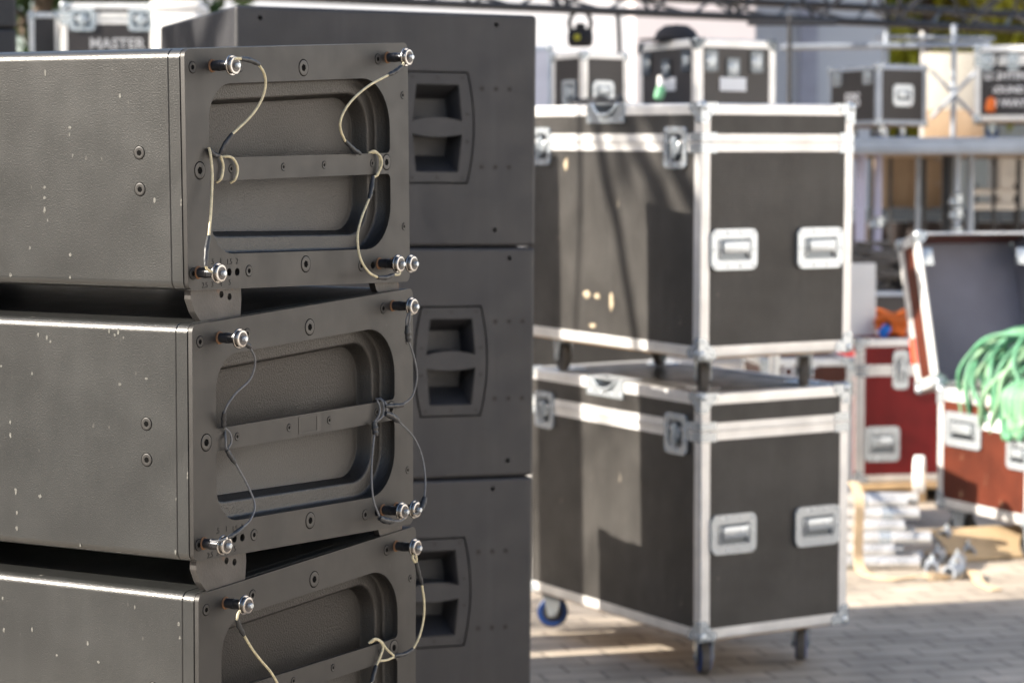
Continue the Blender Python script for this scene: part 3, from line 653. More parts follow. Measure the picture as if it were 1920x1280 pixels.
def hardware(t, M, kind, w, h, trim='zinc', off=None):
    """latch / handle / bail / tag plates drawn in local XZ facing -y, centred"""
    Moff = Matrix.Translation(-Vector(off)) if off is not None else Matrix.Identity(4)
    def put(o): o.matrix_local = Moff @ M; return o
    if kind == 'latch':
        b = MB(); b.plate(rrect(-w / 2, w / 2, -h / 2, h / 2, .024, 5), [rrect(-w * .32, w * .32, -h * .34, h * .34, .018, 5)], -.006, 0)
        b.plate(rrect(-w * .32, w * .32, -h * .34, h * .34, .018, 5), [], -.0018, -.0003)
        for u in (-.41, 0, .41):
            for v in (-.42, .42): b.lathe((u * w, -.0058, v * h), (0, -1, 0), [(.0075, 0), (.006, .003), (.002, .0042)], 10)
        for u in (-.41, .41):
            for v in (-.14, .14): b.lathe((u * w, -.0058, v * h), (0, -1, 0), [(.0065, 0), (.005, .0028), (.002, .0038)], 10)
        p = put(b.build('latch', trim, t))
        b = MB(); b.lathe((0, -.0019, 0), (0, -1, 0), [(.026, 0), (.026, .004), (.020, .007), (.006, .0075)], 20)
        b.plate(rpoly([(-.016, -h * .27, .006), (.010, -h * .27, .006), (.016, h * .27, .006), (-.010, h * .27, .006)], 4), [], -.013, -.009)
        b.box(-.004, .004, -.020, -.0128, -h * .24, h * .24, .002)
        o = b.build('butterfly', 'zinc'); o.parent = p
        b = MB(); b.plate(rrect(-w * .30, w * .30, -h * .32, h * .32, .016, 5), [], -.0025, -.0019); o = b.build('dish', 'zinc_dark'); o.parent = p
    elif kind == 'handle':
        b = MB(); b.plate(rrect(-w / 2, w / 2, -h / 2, h / 2, .024, 5), [rrect(-w * .36, w * .36, -h * .26, h * .26, .008, 3)], -.010, 0)
        for u in (-.42, -.14, .14, .42):
            for v in (-.40, .40): b.lathe((u * w, -.0098, v * h), (0, -1, 0), [(.0055, 0), (.0045, .0022), (.0015, .0032)], 10)
        for u in (-.44, .44): b.lathe((u * w, -.0098, 0), (0, -1, 0), [(.0055, 0), (.0045, .0022), (.0015, .0032)], 10)
        p = put(b.build('handle', trim, t))
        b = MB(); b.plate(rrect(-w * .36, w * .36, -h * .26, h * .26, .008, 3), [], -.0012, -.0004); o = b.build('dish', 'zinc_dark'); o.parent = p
        b = MB(); b.box(-w * .27, w * .27, -.020, -.0085, -h * .10, h * .20, .004); b.box(-w * .33, -w * .29, -.012, -.0014, -h * .2, h * .22, .002); b.box(w * .29, w * .33, -.012, -.0014, -h * .2, h * .22, .002)
        o = b.build('grip', 'zinc'); o.parent = p
    elif kind == 'plain_plate':
        b = MB(); b.box(-w / 2, w / 2, -.003, -.0003, -h / 2, h / 2, .001); p = put(b.build('label_plate', 'letter_white', t))
    return p

def flight_case(label, M, W, L, H, panel='laminate_black', lid=.678, trim='aluminium', hw='zinc', front=(), side=(), bail=None, casters=True, caster_s=1.0,
                caster_ang=(0, 0, 0, 0), group=None, corner=.064, tw=.036, name='flight_case', tyre='rubber_blue', far_caster=0):
    """origin at the near bottom corner: x along the front face (y = 0), y along the side face (x = 0)"""
    org = Vector((W / 2, L / 2, 0)); t = thing(name, label, 'flight case', M @ Matrix.Translation(org), group)
    i = .002
    zl = H if lid is None else lid
    b = MB(); b.box(i, W - i, i, L - i, i, zl - (.0015 if lid else i)); b.build('body', panel, t, 0, org)
    b = MB(); b.box(.012, W - .012, .012, L - .012, -.0045, .0015); b.build('plywood_base', 'plywood_edge', t, 0, org)
    def edges(z0, z1, low, high, nm):
        b = MB(); c = tw
        for (x, dx) in ((0, 1), (W, -1)):
            for (y, dy) in ((0, 1), (L, -1)):
                b.angle_bar((0, 0, 1), z0 + (c if low else .0006), z1 - (c if high else .0006), (x, y, 0), (dx, 0, 0), (0, dy, 0), tw)
        for zz, dz, on in ((z0, 1, low), (z1, -1, high)):
            if not on: continue
            for (y, dy) in ((0, 1), (L, -1)): b.angle_bar((1, 0, 0), c, W - c, (0, y, zz), (0, dy, 0), (0, 0, dz), tw)
            for (x, dx) in ((0, 1), (W, -1)): b.angle_bar((0, 1, 0), c, L - c, (x, 0, zz), (dx, 0, 0), (0, 0, dz), tw)
        if not high or not low:
            s0, s1 = (z1 - .030, z1 - .0008) if not high else (z0 + .0008, z0 + .026)
            c2 = tw + .0005
            b.box(c2, W - c2, -.0004, .003, s0, s1); b.box(c2, W - c2, L - .003, L + .0004, s0, s1)
            b.box(-.0004, .003, c2, L - c2, s0, s1); b.box(W - .003, W + .0004, c2, L - c2, s0, s1)
            m0, m1 = (s1 - .004, s1 - .0004) if not high else (s0 + .0004, s0 + .004)
            b.box(c2, W - c2, -.004, -.0005, m0, m1); b.box(-.004, -.0005, c2, L - c2, m0, m1)
        return b.build(nm, trim, t, 30, org)
    if lid:
        b = MB(); b.box(i, W - i, i, L - i, zl + .0015, H - i); b.build('lid', panel, t, 0, org)
        edges(0, zl, True, False, 'edge_trim'); edges(zl, H, False, True, 'lid_trim')
        for (x, dx) in ((0, 1), (W, -1)):
            for (y, dy) in ((0, 1), (L, -1)):
                b = MB()
                for z0, z1 in ((zl - .034, zl - .003), (zl + .003, zl + .03)): b.angle_bar((0, 0, 1), z0, z1, (x - dx * .0025, y - dy * .0025, 0), (dx, 0, 0), (0, dy, 0), .062, .002, .008)
                b.build('lid_brace', hw, t, 30, org)
    else: edges(0, H, True, True, 'edge_trim')
    # ball corners
    cm = {}
    for zc, dz in ((0, 1), (H, -1)):
        for (x, dx) in ((0, 1), (W, -1)):
            for (y, dy) in ((0, 1), (L, -1)):
                b = MB(); g = .0028; a = corner
                lob = rpoly([(-g, -g, .006), (a, -g, .006), (a, a * .36, .012), (a * .60, a * .60, .006), (a * .36, a, .012), (-g, a, .006)], 4)
                b.plate([(x + dx * u, y + dy * v) for u, v in lob], [], zc - dz * g, zc - dz * .0003, XY)
                b.plate([(x + dx * u, zc + dz * v) for u, v in lob], [], y - dy * g, y - dy * .0003, XZ)
                b.plate([(y + dy * u, zc + dz * v) for u, v in lob], [], x - dx * g, x - dx * .0003, YZ)
                for q in ((.80, .18), (.18, .80), (.5, .5)):
                    b.lathe((x + dx * a * q[0], y - dy * g, zc + dz * a * q[1]), (0, -dy, 0), [(.006, 0), (.005, .002), (.002, .003)], 8)
                    b.lathe((x - dx * g, y + dy * a * q[0], zc + dz * a * q[1]), (-dx, 0, 0), [(.006, 0), (.005, .002), (.002, .003)], 8)
                cc = Vector((x + dx * .011, y + dy * .011, zc + dz * .011)); r = .0195
                prof = [(r * math.sin(math.pi * k / 8), -r * math.cos(math.pi * k / 8)) for k in range(9)]
                b.lathe(cc, (dx, dy, dz), prof, 14)
                b.build('ball_corner', hw, t, 40, org)
    for k, u, v, w, h in front: hardware(t, Matrix.Translation((u, -.0005, v)), k, w, h, hw, org)
    for k, u, v, w, h in side: hardware(t, Matrix.Translation((-.0005, u, v)) @ Matrix.Rotation(rad(-90), 4, 'Z'), k, w, h, hw, org)
    if bail:
        u0, u1, z0 = bail
        b = MB(); b.plate([(u0, z0), (u1, z0), (u1, H + .003), (u1 - .035, H + .003), (u1 - .065, z0 + .024), (u0 + .065, z0 + .024), (u0 + .035, H + .003), (u0, H + .003)], [], -.0055, -.0008, YZ)
        b.plate(rrect(-.005, .075, u0, u1, .004, 2), [rrect(.012, .05, u0 + .05, u1 - .05, .008, 3)], H + .0008, H + .0052, XY)
        for q in (.08, .36, .64, .92): b.lathe((-.0055, u0 + (u1 - u0) * q, z0 + .012), (-1, 0, 0), [(.007, 0), (.006, .003), (.002, .0045)], 10)
        p = b.build('lid_handle', hw, t, 30, org)
        b = MB(); b.tube(spline([(-.007, u0 + .035, H + .003), (-.013, u0 + .075, z0 + .034), (-.015, (u0 + u1) / 2, z0 + .028), (-.013, u1 - .075, z0 + .034), (-.007, u1 - .035, H + .003)], 6), .005, 8)
        o = b.build('bail', 'zinc', None, 40); o.parent = p
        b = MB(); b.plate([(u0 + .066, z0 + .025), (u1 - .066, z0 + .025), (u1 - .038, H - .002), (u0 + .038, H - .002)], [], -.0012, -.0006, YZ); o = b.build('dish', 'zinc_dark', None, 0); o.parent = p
    if casters:
        n = 0
        for x in (.10, W - .10):
            for y in (.12, L - .12 + far_caster):
                caster(t, (x - (far_caster * .4 if y > L / 2 else 0), y, -.0046), caster_ang[n], org, caster_s, tyre); n += 1
    return t
ORG = lambda W, L: Vector((W / 2, L / 2, 0))
hands = [('handle', .126, .341, .178, .130), ('handle', .467, .339, .184, .132)]
lat = [('latch', .136, .660, .128, .134), ('latch', .955, .660, .124, .130)]
UM = pose((.5883, 7.5848, 1.0592), (.0223, -.0103, .5331)); LM = pose((.6058, 7.7189, .1376), (.0196, -.0142, .5347))
U = flight_case('upper black flight case of the pair, standing on the lid of the other', UM, .6045, 1.09, .80, front=hands, side=lat, bail=(.432, .660, .738), caster_ang=(rad(62), rad(78), rad(50), rad(40)), group='big black flight cases stacked on castors', caster_s=1.0, tyre='rubber_black')
Lc = flight_case('lower black flight case of the pair, on blue castors on the paving', LM, .5994, 1.09, .80, front=hands, side=lat, bail=(.448, .673, .742), caster_ang=(rad(66), rad(-28), rad(52), rad(40)), group='big black flight cases stacked on castors', caster_s=1.14, far_caster=.07)
# stacking dishes on the lower lid
for x in (.10, .5):
    for y in (.13, .95):
        b = MB(); b.lathe((x, y, .8002), (0, 0, 1), [(.062, 0), (.058, .003), (.050, .003), (.044, .0006)], 26)
        b.build('stacking_dish', 'zinc', Lc, 40, ORG(.5994, 1.09))
# unseen cases added behind the subwoofers, shaped to shade the big pair
flight_case('deep black flight case added unseen behind the grey subwoofers for shade, carrying a shallower one', pose((-.74, 6.998, .11), (0, 0, .30)), .55, .63, 1.31, lid=None, caster_s=.95)
flight_case('shallower black flight case added unseen for shade behind the subwoofers, on the deep one', pose((-.74, 6.998, 1.4265), (0, 0, .30)), .55, .46, .565, lid=None, casters=False)
flight_case('low black flight case added unseen behind the grey subwoofers for shade', pose((-.813, 7.636, .11), (0, 0, .30)), .56, .25, .69, lid=.52, caster_s=.95)

# ------------------------------------------------------------------ background cases
def at(px, py, d):
    """bearing and elevation read off the photo, at d metres from the camera -> world point"""
    a = (px - 960) / 4533; e = (640 - py) / 4533; c = math.cos(math.atan(270 / 4533)); s = math.sin(math.atan(270 / 4533))
    return Vector((a * d, (c + e * s) * d, CAM_H + (e * c - s) * d))
def zat(py, d): return at(960, py, d).z
def xat(px, d): return at(px, 370, d).x

# shelf of cases behind the pair: a dark flight-case row on a riser
d = 11.0
rz = zat(235, d)
t = thing('stage_riser', 'aluminium framed stage riser carrying the cases behind the black pair', 'stage platform', Matrix.Translation((1.0, 11.5, 0)))
b = MB(); b.box(-1.0, .30, -.55, .75, rz - .12, rz - .004, .004); b.build('deck', 'steel_grey', t)
for x in (-.9, .2):
    for y in (-.48, .68):
        b = MB(); b.cyl((x, y, 0), (x, y, rz - .121), .024, 12); b.build('leg', 'aluminium', t)
p = at(1093, 200, 10.9)
A = flight_case('small silver edged case with two dark panels, on the riser beside the taller case', pose((p.x, p.y, rz + .004), (0, 0, .62)), .26, .24, zat(97, 10.9) - rz - .004, 'laminate_dark', lid=None, casters=False, tw=.028, corner=.04,
                front=[('handle', .11, .15, .12, .09)], side=[('latch', .10, .14, .10, .12)], group='cases standing on the riser')
p = at(1305, 200, 11.0); hB = zat(72, 11.0) - rz - .004
B = flight_case('taller dark case with white tape labels and open latches, on the riser', pose((p.x, p.y, rz + .004), (0, 0, .50)), .44, .50, hB, 'laminate_dark', lid=None, casters=False, tw=.038, corner=.05, hw='zinc_dark',
                front=[('latch', .08, hB - .10, .07, .10), ('latch', .33, hB - .10, .07, .10), ('latch', .20, hB - .13, .07, .09), ('plain_plate', .20, hB - .205, .145, .062)],
                side=[('latch', .08, hB - .10, .07, .10), ('latch', .42, hB - .10, .07, .10), ('latch', .25, hB - .13, .07, .09), ('plain_plate', .25, hB - .20, .16, .062)], group='cases standing on the riser')
# green plug hanging on its side, black cap lying on top
q = at(1233, 175, 10.75)
t = thing('cable_plug', 'bright green plug hanging on the dark case with the tape labels', 'plug', Matrix.Translation(q))
b = MB(); b.lathe((0, 0, -.03), (0.3, 0, 1), [(.012, 0), (.022, .008), (.024, .05), (.016, .065)], 16); b.build('shell', 'cable_green', t)
b = MB(); b.tube(spline([(.01, 0, .03), (.012, .004, .05), (.010, .012, .075)], 6), .011, 8); b.build('lead', 'white_paint', t)
q = at(1268, 73, 11.25)
t = thing('black_cap', 'black soft cap lying on top of the taller dark case', 'cap', Matrix.Translation((q.x, q.y, rz + .004 + hB + .004)))
b = MB(); b.lathe((0, 0, 0), (0, 0, 1), [(.10, 0), (.105, .012), (.09, .045), (.055, .07), (.01, .075)], 22); b.build('crown', 'fabric_black', t)
b = MB(); b.plate([(-.125 * math.cos(a) - .05, .085 * math.sin(a)) for a in [k * math.pi / 10 for k in range(20)]], [], .002, .008, XY); b.build('peak', 'fabric_black', t)

# tape residue on the upper case; the last patch paints a spot of sun
for (u, v, w, h) in ((.663, .165, .050, .030), (.598, .163, .036, .022), (.512, .150, .030, .075), (.625, .061, .045, .018), (.800, .600, .030, .050)):
    rr = random.Random(int(u * 1000)); pts = [(u + w / 2 * math.cos(a) * rr.uniform(.6, 1.1), v + h / 2 * math.sin(a) * rr.uniform(.6, 1.1)) for a in [k * math.pi / 6 for k in range(12)]]
    b = MB(); b.plate(pts, [], .0004, .0016, YZ); b.build('residue_and_sun_patch', 'residue_sun', U, 0, ORG(.6045, 1.09))
# black leads heaped on the riser between the cases
def leads(label, c, r, hgt, n, seed, mt='rubber_black', th=.012):
    rnd = random.Random(seed); t = thing('cable_heap', label, 'cable', Matrix.Translation(c))
    for k in range(n):
        pts = []; rr = r * rnd.uniform(.45, 1); ph = rnd.uniform(0, 6); z = th + hgt * k / n
        for i in range(12): a = ph + i * .62; pts.append((rr * 1.25 * math.cos(a), rr * .7 * math.sin(a), max(th, z + rnd.uniform(-.02, .02))))
        b = MB(); b.tube(spline(pts, 4), th, 7); b.build('lead', mt, t, 60)
    return t
leads('black leads heaped on the riser in front of the small silver edged case', Vector((xat(1120, 10.72), 10.72, rz)), .13, .10, 7, 3)
# black cases behind, seen through the gap of the pair
flight_case('black case seen through the gap between the stacked pair', pose((-.34, 10.15, .10), (0, 0, .05)), .98, .50, 1.0, 'laminate_black', lid=None, caster_s=.85, front=[('handle', .45, .36, .17, .12)])
# brown case with white lettering
p = at(1428, 700, 11.35)
Br = flight_case('brown case with white lettering behind the black pair', pose((p.x, p.y, .11), (0, 0, .08)), .44, .50, .70, 'laminate_brown', lid=.56, caster_s=.9, front=[])
text('FRONT', .075, Br, Matrix.Translation(-ORG(.44, .5)) @ face_xz(.14, -.002, .635), 'letter_white', .0006, bold=.002)
# red case on a timber pallet
p = at(1606, 880, 12.4)
R = flight_case('dark red flight case with one silver handle, standing on timber', pose((p.x, p.y, .102), (0, 0, .22)), .60, .55, .74, 'laminate_red', lid=.58, casters=False, tw=.04,
                front=[('handle', .135, .20, .19, .18), ('latch', .235, .58, .085, .20)])
t = thing('timber_pallet', 'pale timber pallet under the dark red case', 'pallet', pose((p.x, p.y, 0), (0, 0, .22)))
b = MB()
for k in range(5): b.box(-.06, .72, -.06 + k * .145, .05 + k * .145, .072, .0955, .002)
b.build('boards', 'timber', t)
for k in range(3): b = MB(); b.box(-.05 + k * .32, .04 + k * .32, -.05, .62, 0, .0715, .002); b.build('bearer', 'timber', t)
BC = flight_case('black case behind the white board, carrying two heaps of black cable', pose((xat(1588, 13.5), 13.5, .11), (0, 0, .1)), .62, .50, .93, 'laminate_dark', lid=.74, trim='steel_grey', tw=.025, corner=.045, caster_s=.9, front=[('latch', .2, .74, .08, .11), ('handle', .40, .45, .17, .12)])
leads('black cables heaped on the case behind the white board, nearest the lavender posts', Vector((xat(1640, 13.7), 13.72, 1.0405)), .17, .26, 12, 8, 'rubber_grey')
leads('black cables heaped on the case behind the white board, towards the open trunk', Vector((xat(1725, 13.7), 13.74, 1.0405)), .15, .20, 10, 12)
# white board and orange slings on the red case
p2 = pose((p.x, p.y, .102), (0, 0, .22))
q = p2 @ Vector((-.06, .22, .7455)); q = Vector((xat(1583, 12.7), q.y, q.z))
t = tag(MB().box(-.20, .145, -.016, .016, 0, zat(492, 12.7) - q.z, .004).build('white_board', 'white_paint', None, 0), 'white painted board standing on the dark red case', 'board'); t.matrix_world = pose(q, (rad(-3), 0, .08))
def sling(label, c, r, mt, seed, n=4, th=.02):
    rnd = random.Random(seed); b = MB()
    for k in range(n):
        ph = rnd.uniform(0, 6.28); pts = []
        for i in range(15):
            a = ph + i * 2 * math.pi / 14; rr = r * (1 + .18 * math.sin(2 * a + k)) * (.72 + .1 * k)
            pts.append((rr * math.cos(a) * 1.1, rr * math.sin(a) * .7, th + k * th * 1.45 + .012 * math.sin(3 * a + k)))
        b.tube(spline(pts, 3), th * .8, 7)
    o = tag(b.build('lifting_sling', mt, None, 60), label, 'sling'); o.location = c; return o
zr = .102 + .743
sling('upper orange lifting sling heaped on the dark red case', at(1657, 575, 12.75) * 1.0, .10, 'web_orange', 4, 3, .02).location.z = zr + .03
sling('lower orange lifting sling beside the blue plug on the dark red case', Vector((xat(1672, 12.55), 12.50, zr + .002)), .07, 'web_orange', 9, 3, .022)
t = thing('cable_plug', 'blue plug lying by the orange slings on the dark red case', 'plug', Matrix.Translation((xat(1654, 12.47), 12.43, zr + .03)) @ Matrix.Rotation(.4, 4, 'Y'))
b = MB(); b.lathe((0, 0, -.02), (.2, -.3, 1), [(.02, 0), (.026, .008), (.026, .05), (.016, .062)], 16); b.build('shell', 'plastic_blue', t)
b = MB(); b.lathe((.008, -.012, .038), (.2, -.3, 1), [(.014, 0), (.012, .02)], 14); b.build('gland', 'rubber_black', t)

# open trunk of green cable
tv = Vector((.365, -.931, 0)); th_ = math.atan2(tv.y, tv.x)        # along its visible side, towards the camera
o0 = at(1756, 948, 11.0); z0 = o0.z
TM = Matrix.Translation((o0.x, o0.y, z0)) @ Matrix.Rotation(th_, 4, 'Z')     # x along the visible side (towards camera), y = to the right (hinge)
TW, TD, THt = .76, .63, zat(724, 11.0) - z0
t = thing('open_cable_case', 'open brown cable trunk with white metal edges and its lid propped back', 'flight case', TM @ Matrix.Translation((TW / 2, TD / 2, 0)))
org = Vector((TW / 2, TD / 2, 0))
b = MB(); w = .011
b.box(.002, TW - .002, .002, w, .002, THt - .004); b.box(.002, TW - .002, TD - w, TD - .002, .002, THt - .004); b.box(.002, w, w, TD - w, .002, THt - .004); b.box(TW - w, TW - .002, w, TD - w, .002, THt - .004); b.box(w, TW - w, w, TD - w, .002, .014)
b.build('body', 'laminate_brown', t, 0, org)
b = MB(); c = .05
for (x, dx) in ((0, 1), (TW, -1)):
    for (y, dy) in ((0, 1), (TD, -1)): b.angle_bar((0, 0, 1), c, THt - c, (x, y, 0), (dx, 0, 0), (0, dy, 0), .05)
for zz, dz in ((0, 1), (THt, -1)):
    ww = .045 if dz > 0 else .056
    for (y, dy) in ((0, 1), (TD, -1)): b.angle_bar((1, 0, 0), c, TW - c, (0, y, zz), (0, dy, 0), (0, 0, dz), ww if dz > 0 else ww)
    for (x, dx) in ((0, 1), (TW, -1)): b.angle_bar((0, 1, 0), c, TD - c, (x, 0, zz), (dx, 0, 0), (0, 0, dz), ww)
b.build('edge_trim', 'aluminium', t, 30, org)
def ball(t, x, y, z, dx, dy, dz, a, hw, off):
    b = MB(); g = .0028
    lob = rpoly([(-g, -g, .006), (a, -g, .006), (a, a * .5, .014), (a * .5, a, .014), (-g, a, .006)], 4)
    b.plate([(x + dx * u, y + dy * v) for u, v in lob], [], z - dz * g, z - dz * .0003, XY); b.plate([(x + dx * u, z + dz * v) for u, v in lob], [], y - dy * g, y - dy * .0003, XZ); b.plate([(y + dy * u, z + dz * v) for u, v in lob], [], x - dx * g, x - dx * .0003, YZ)
    r = .024; prof = [(r * math.sin(math.pi * k / 8), -r * math.cos(math.pi * k / 8)) for k in range(9)]
    b.lathe((x + dx * .012, y + dy * .012, z + dz * .012), (dx, dy, dz), prof, 14); return b.build('ball_corner', hw, t, 40, off)
for x, dx in ((0, 1), (TW, -1)):
    for y, dy in ((0, 1), (TD, -1)):
        for z, dz in ((0, 1), (THt, -1)): ball(t, x, y, z, dx, dy, dz, .075, 'zinc', org)
hardware(t, Matrix.Translation((.225, -.0005, .365)), 'handle', .30, .155, 'zinc', org)
hardware(t, Matrix.Translation((.665, -.0005, .300)), 'handle', .17, .13, 'zinc', org)
hardware(t, Matrix.Translation((.475, -.0005, .425)), 'plain_plate', .19, .085, 'zinc', org)
for x in (.09, TW - .09):
    for y in (.09, TD - .09): caster(t, (x, y, -.001), rad(200), org, z0 / .119, 'rubber_black')
# lid, hinged on the far top edge (x = 0), leaning back
LLt = Matrix.Translation((0, 0, THt + .012)) @ Matrix.Rotation(rad(-16), 4, 'Y')
lt = .19; Lh = .715
Ml = Matrix.Translation(-org) @ LLt
def lidpart(b, nm, mt):
    o = b.build(nm, mt, t, 30); o.matrix_local = Ml; return o
b = MB(); b.box(-lt + .002, -lt + .012, .002, TD - .002, .002, Lh - .002); b.box(-lt + .0125, -.002, .002, .012, .002, Lh - .002); b.box(-lt + .0125, -.002, TD - .012, TD - .002, .002, Lh - .002); b.box(-lt + .0125, -.002, .0125, TD - .0125, .002, .012); b.box(-lt + .0125, -.002, .0125, TD - .0125, Lh - .012, Lh - .002)
ld = lidpart(b, 'lid', 'laminate_brown')
def sub(b, nm, mt, s=30): o = b.build(nm, mt, None, s); o.parent = ld; return o
b = MB(); b.box(-lt + .0125, -lt + .020, .0128, TD - .0128, .0128, Lh - .0128); b.box(-lt + .0205, -.004, TD - .0165, TD - .0128, .0128, Lh - .0128); sub(b, 'lining', 'lining_grey', 0)
b = MB(); c = .05; ew = .055
for (x, dx) in ((0, -1), (-lt, 1)):
    for (y, dy) in ((0, 1), (TD, -1)): b.angle_bar((0, 0, 1), c, Lh - c, (x, y, 0), (dx, 0, 0), (0, dy, 0), .05, w2=.013 if dx < 0 else .05)
    for (z, dz) in ((0, 1), (Lh, -1)): b.angle_bar((0, 1, 0), c, TD - c, (x, 0, z), (dx, 0, 0), (0, 0, dz), .05, w2=.013 if dx < 0 else .05)
for (y, dy) in ((0, 1), (TD, -1)):
    for (z, dz) in ((0, 1), (Lh, -1)): b.angle_bar((1, 0, 0), -lt + c, -c, (0, y, z), (0, dy, 0), (0, 0, dz), .05)
sub(b, 'lid_trim', 'aluminium')
for x, dx in ((0, -1), (-lt, 1)):
    for y, dy in ((0, 1), (TD, -1)):
        for z, dz in ((0, 1), (Lh, -1)):
            o = ball(None, x, y, z, dx, dy, dz, .05, 'zinc', None); o.parent = ld
b = MB(); b.box(-lt + .003, -lt + .048, -.0045, -.0032, .13, .25); sub(b, 'red_tape', 'tape_red', 0)
for y in (.02, TD - .10):
    b = MB(); b.box(-.035, -.010, y, y + .055, .56, .64, .003); sub(b, 'catch_plate', 'zinc', 30)
# green cable heaped in the trunk and hanging over its side
cc = TM @ Vector((.39, .24, THt + .03))
t = thing('green_cable_coil', 'heap of green cable coiled in the open trunk and hanging over its side', 'cable', Matrix.Translation(cc))
rnd = random.Random(21)
for k in range(22):
    b = MB(); pts = []; R0 = rnd.uniform(.15, .31); tilt = rnd.uniform(-.55, .55); yw = rnd.uniform(-.8, .8)
    MM = Matrix.Rotation(yw, 3, 'Z') @ Matrix.Rotation(tilt, 3, 'X')
    for i in range(17):
        a = i * 2 * math.pi / 16
        pts.append(MM @ Vector((R0 * math.cos(a), rnd.uniform(-.02, .02) + (k - 11) * .014, R0 * .98 * math.sin(a) - .03)))
    b.tube(spline(pts, 4), .0115, 8); b.build('loop', 'cable_green' if k % 3 else 'cable_lime', t, 60)
iv = Matrix.Translation(-cc)
for k in range(8):
    u = .58 + k * .022 + rnd.uniform(-.01, .01); dr = rnd.uniform(.08, .20)
    P = [TM @ Vector(q) for q in ((u + .05, .20, THt - .02), (u + .02, .08, THt + .07), (u, -.022, THt + .022), (u - .005, -.03, THt - dr * .6), (u + .02, -.034 - k * .002, THt - dr), (u + .045, -.03, THt - dr * .6), (u + .05, -.024, THt + .02), (u + .08, .12, THt + .05))]
    b = MB(); b.tube([iv @ q for q in spline(P, 6)], .0115, 8); b.build('hanging_loop', 'cable_lime' if k % 2 else 'cable_green', t, 60)

# ------------------------------------------------------------------ pipes, roll, straps, cardboard
rnd = random.Random(5); r = .027; n = 0
for row in range(6):
    m = 5 - row // 2
    for k in range(m):
        y = 10.13 + k * .057 + row * .0285; z = r + .001 + row * .0480
        x1 = (1.72 if row < 5 else 1.80) - (row % 2) * .03 + rnd.uniform(-.10, .06); x0 = x1 - rnd.uniform(.62, .70)
        t = thing('aluminium_pipe', ['short aluminium pipe in the strapped pile beside the black cases', 'front bottom aluminium pipe of the strapped pile, nearest the camera'][(row == 0 and k == 0) * 1], 'pipe', Matrix.Translation(((x0 + x1) / 2, y, z)) @ Matrix.Rotation(rnd.uniform(-.012, .012), 4, 'Z'), 'aluminium pipes in the strapped pile')
        h = (x1 - x0) / 2
        b = MB(); ring = lambda x, rr: [(x, rr * math.cos(a), rr * math.sin(a)) for a in [q * math.pi / 10 for q in range(20)]]
        b.loft([ring(-h, r), ring(h, r), ring(h, r - .004), ring(-h, r - .004), ring(-h, r)]); b.build('barrel', 'pipe_metal', t, 50)
        b = MB(); e = h - rnd.choice((.16, .22, .30)); b.loft([ring(e, r + .0008), ring(e + .05, r + .0008)]); b.build('collar', 'zinc', t, 50)
for k, (px, py, dd) in enumerate([(1758, 985, 10.35), (1796, 1002, 10.2), (1776, 960, 10.6), (1748, 1024, 10.05), (1790, 1032, 9.95), (1815, 985, 10.5)]):
    q = at(px, py, dd); zz = max(q.z, .031) if k not in (2,) else q.z
    zz = .031 if k != 2 else .085
    t = thing('pipe_coupler', ['pipe coupler lying at the end of the strapped pipes', 'pipe coupler resting on top of the other couplers'][k == 2], 'coupler', pose((q.x, q.y, zz), (0, 0, rad(70 + 25 * math.sin(k * 3)))), 'pipe couplers by the pipe pile')
    b = MB(); ring = lambda x, rr: [(x, rr * math.cos(a), rr * math.sin(a)) for a in [q2 * math.pi / 9 for q2 in range(18)]]
    b.loft([ring(-.06, .030), ring(.06, .030), ring(.06, .021), ring(-.06, .021), ring(-.06, .030)]); b.build('sleeve', 'steel_grey', t, 50)
    b = MB(); b.lathe((0, 0, .0295), (0, 0, 1), [(.012, 0), (.012, .012), (.007, .013), (.007, .024)], 6); b.build('bolt', 'zinc', t, 30)
t = thing('tape_roll', 'roll of white tape standing on the right end of the pipe pile', 'tape roll', pose((1.742, 10.29, .305 + .080), (0, 0, rad(-14))))
ring = lambda x, rr: [(x, rr * math.cos(a), rr * math.sin(a)) for a in [q2 * math.pi / 16 for q2 in range(32)]]
b = MB(); b.loft([ring(-.022, .040), ring(-.022, .076), ring(-.018, .080), ring(.018, .080), ring(.022, .076), ring(.022, .040), ring(-.022, .040)]); b.build('tape', 'white_paint', t, 40)
b = MB(); b.loft([ring(-.021, .036), ring(-.021, .0397), ring(.021, .0397), ring(.021, .036), ring(-.021, .036)]); b.build('core', 'card', t, 40)
def ribbon(label, pts, w, mt, name='ratchet_strap', side=(0, 1, 0), th=.0022):
    P = spline(pts, 8); b = MB(); rings = []
    for i, p in enumerate(P):
        dn = (P[min(i + 1, len(P) - 1)] - P[max(i - 1, 0)]).normalized(); s = Vector(side); s = (s - dn * s.dot(dn)).normalized(); u = dn.cross(s)
        rings.append([p + s * w / 2 + u * th, p + s * w / 2 - u * th, p - s * w / 2 - u * th, p - s * w / 2 + u * th])
    b.loft(rings, True, True); return tag(b.build(name, mt, None, 50), label, 'strap')
xs = xat(1612, 10.15)
o = ribbon('beige webbing strap round the pipe pile, its tail on the sunny paving',
       [(xs, 10.42, .335), (xs, 10.24, .345), (xs, 10.095, .29), (xs - .005, 10.085, .16), (xs - .005, 10.07, .04), (xs + .01, 9.98, .006), (xs + .10, 9.83, .006), (xs + .22, 9.80, .022), (xs + .34, 9.84, .006), (xs + .43, 9.90, .03), (xs + .44, 9.72, .006), (xs + .47, 9.55, .006)], .045, 'web_beige', side=(1, .35, 0))
q = at(1868, 1000, 10.6)
t = thing('cardboard_sheet', 'folded sheet of brown cardboard on the paving under the open trunk', 'cardboard', pose((q.x, q.y, .0), (0, 0, .35)))
b = MB(); b.box(-.28, .28, -.14, .14, .004, .009, .0008); b.build('flap', 'card', t, 0)
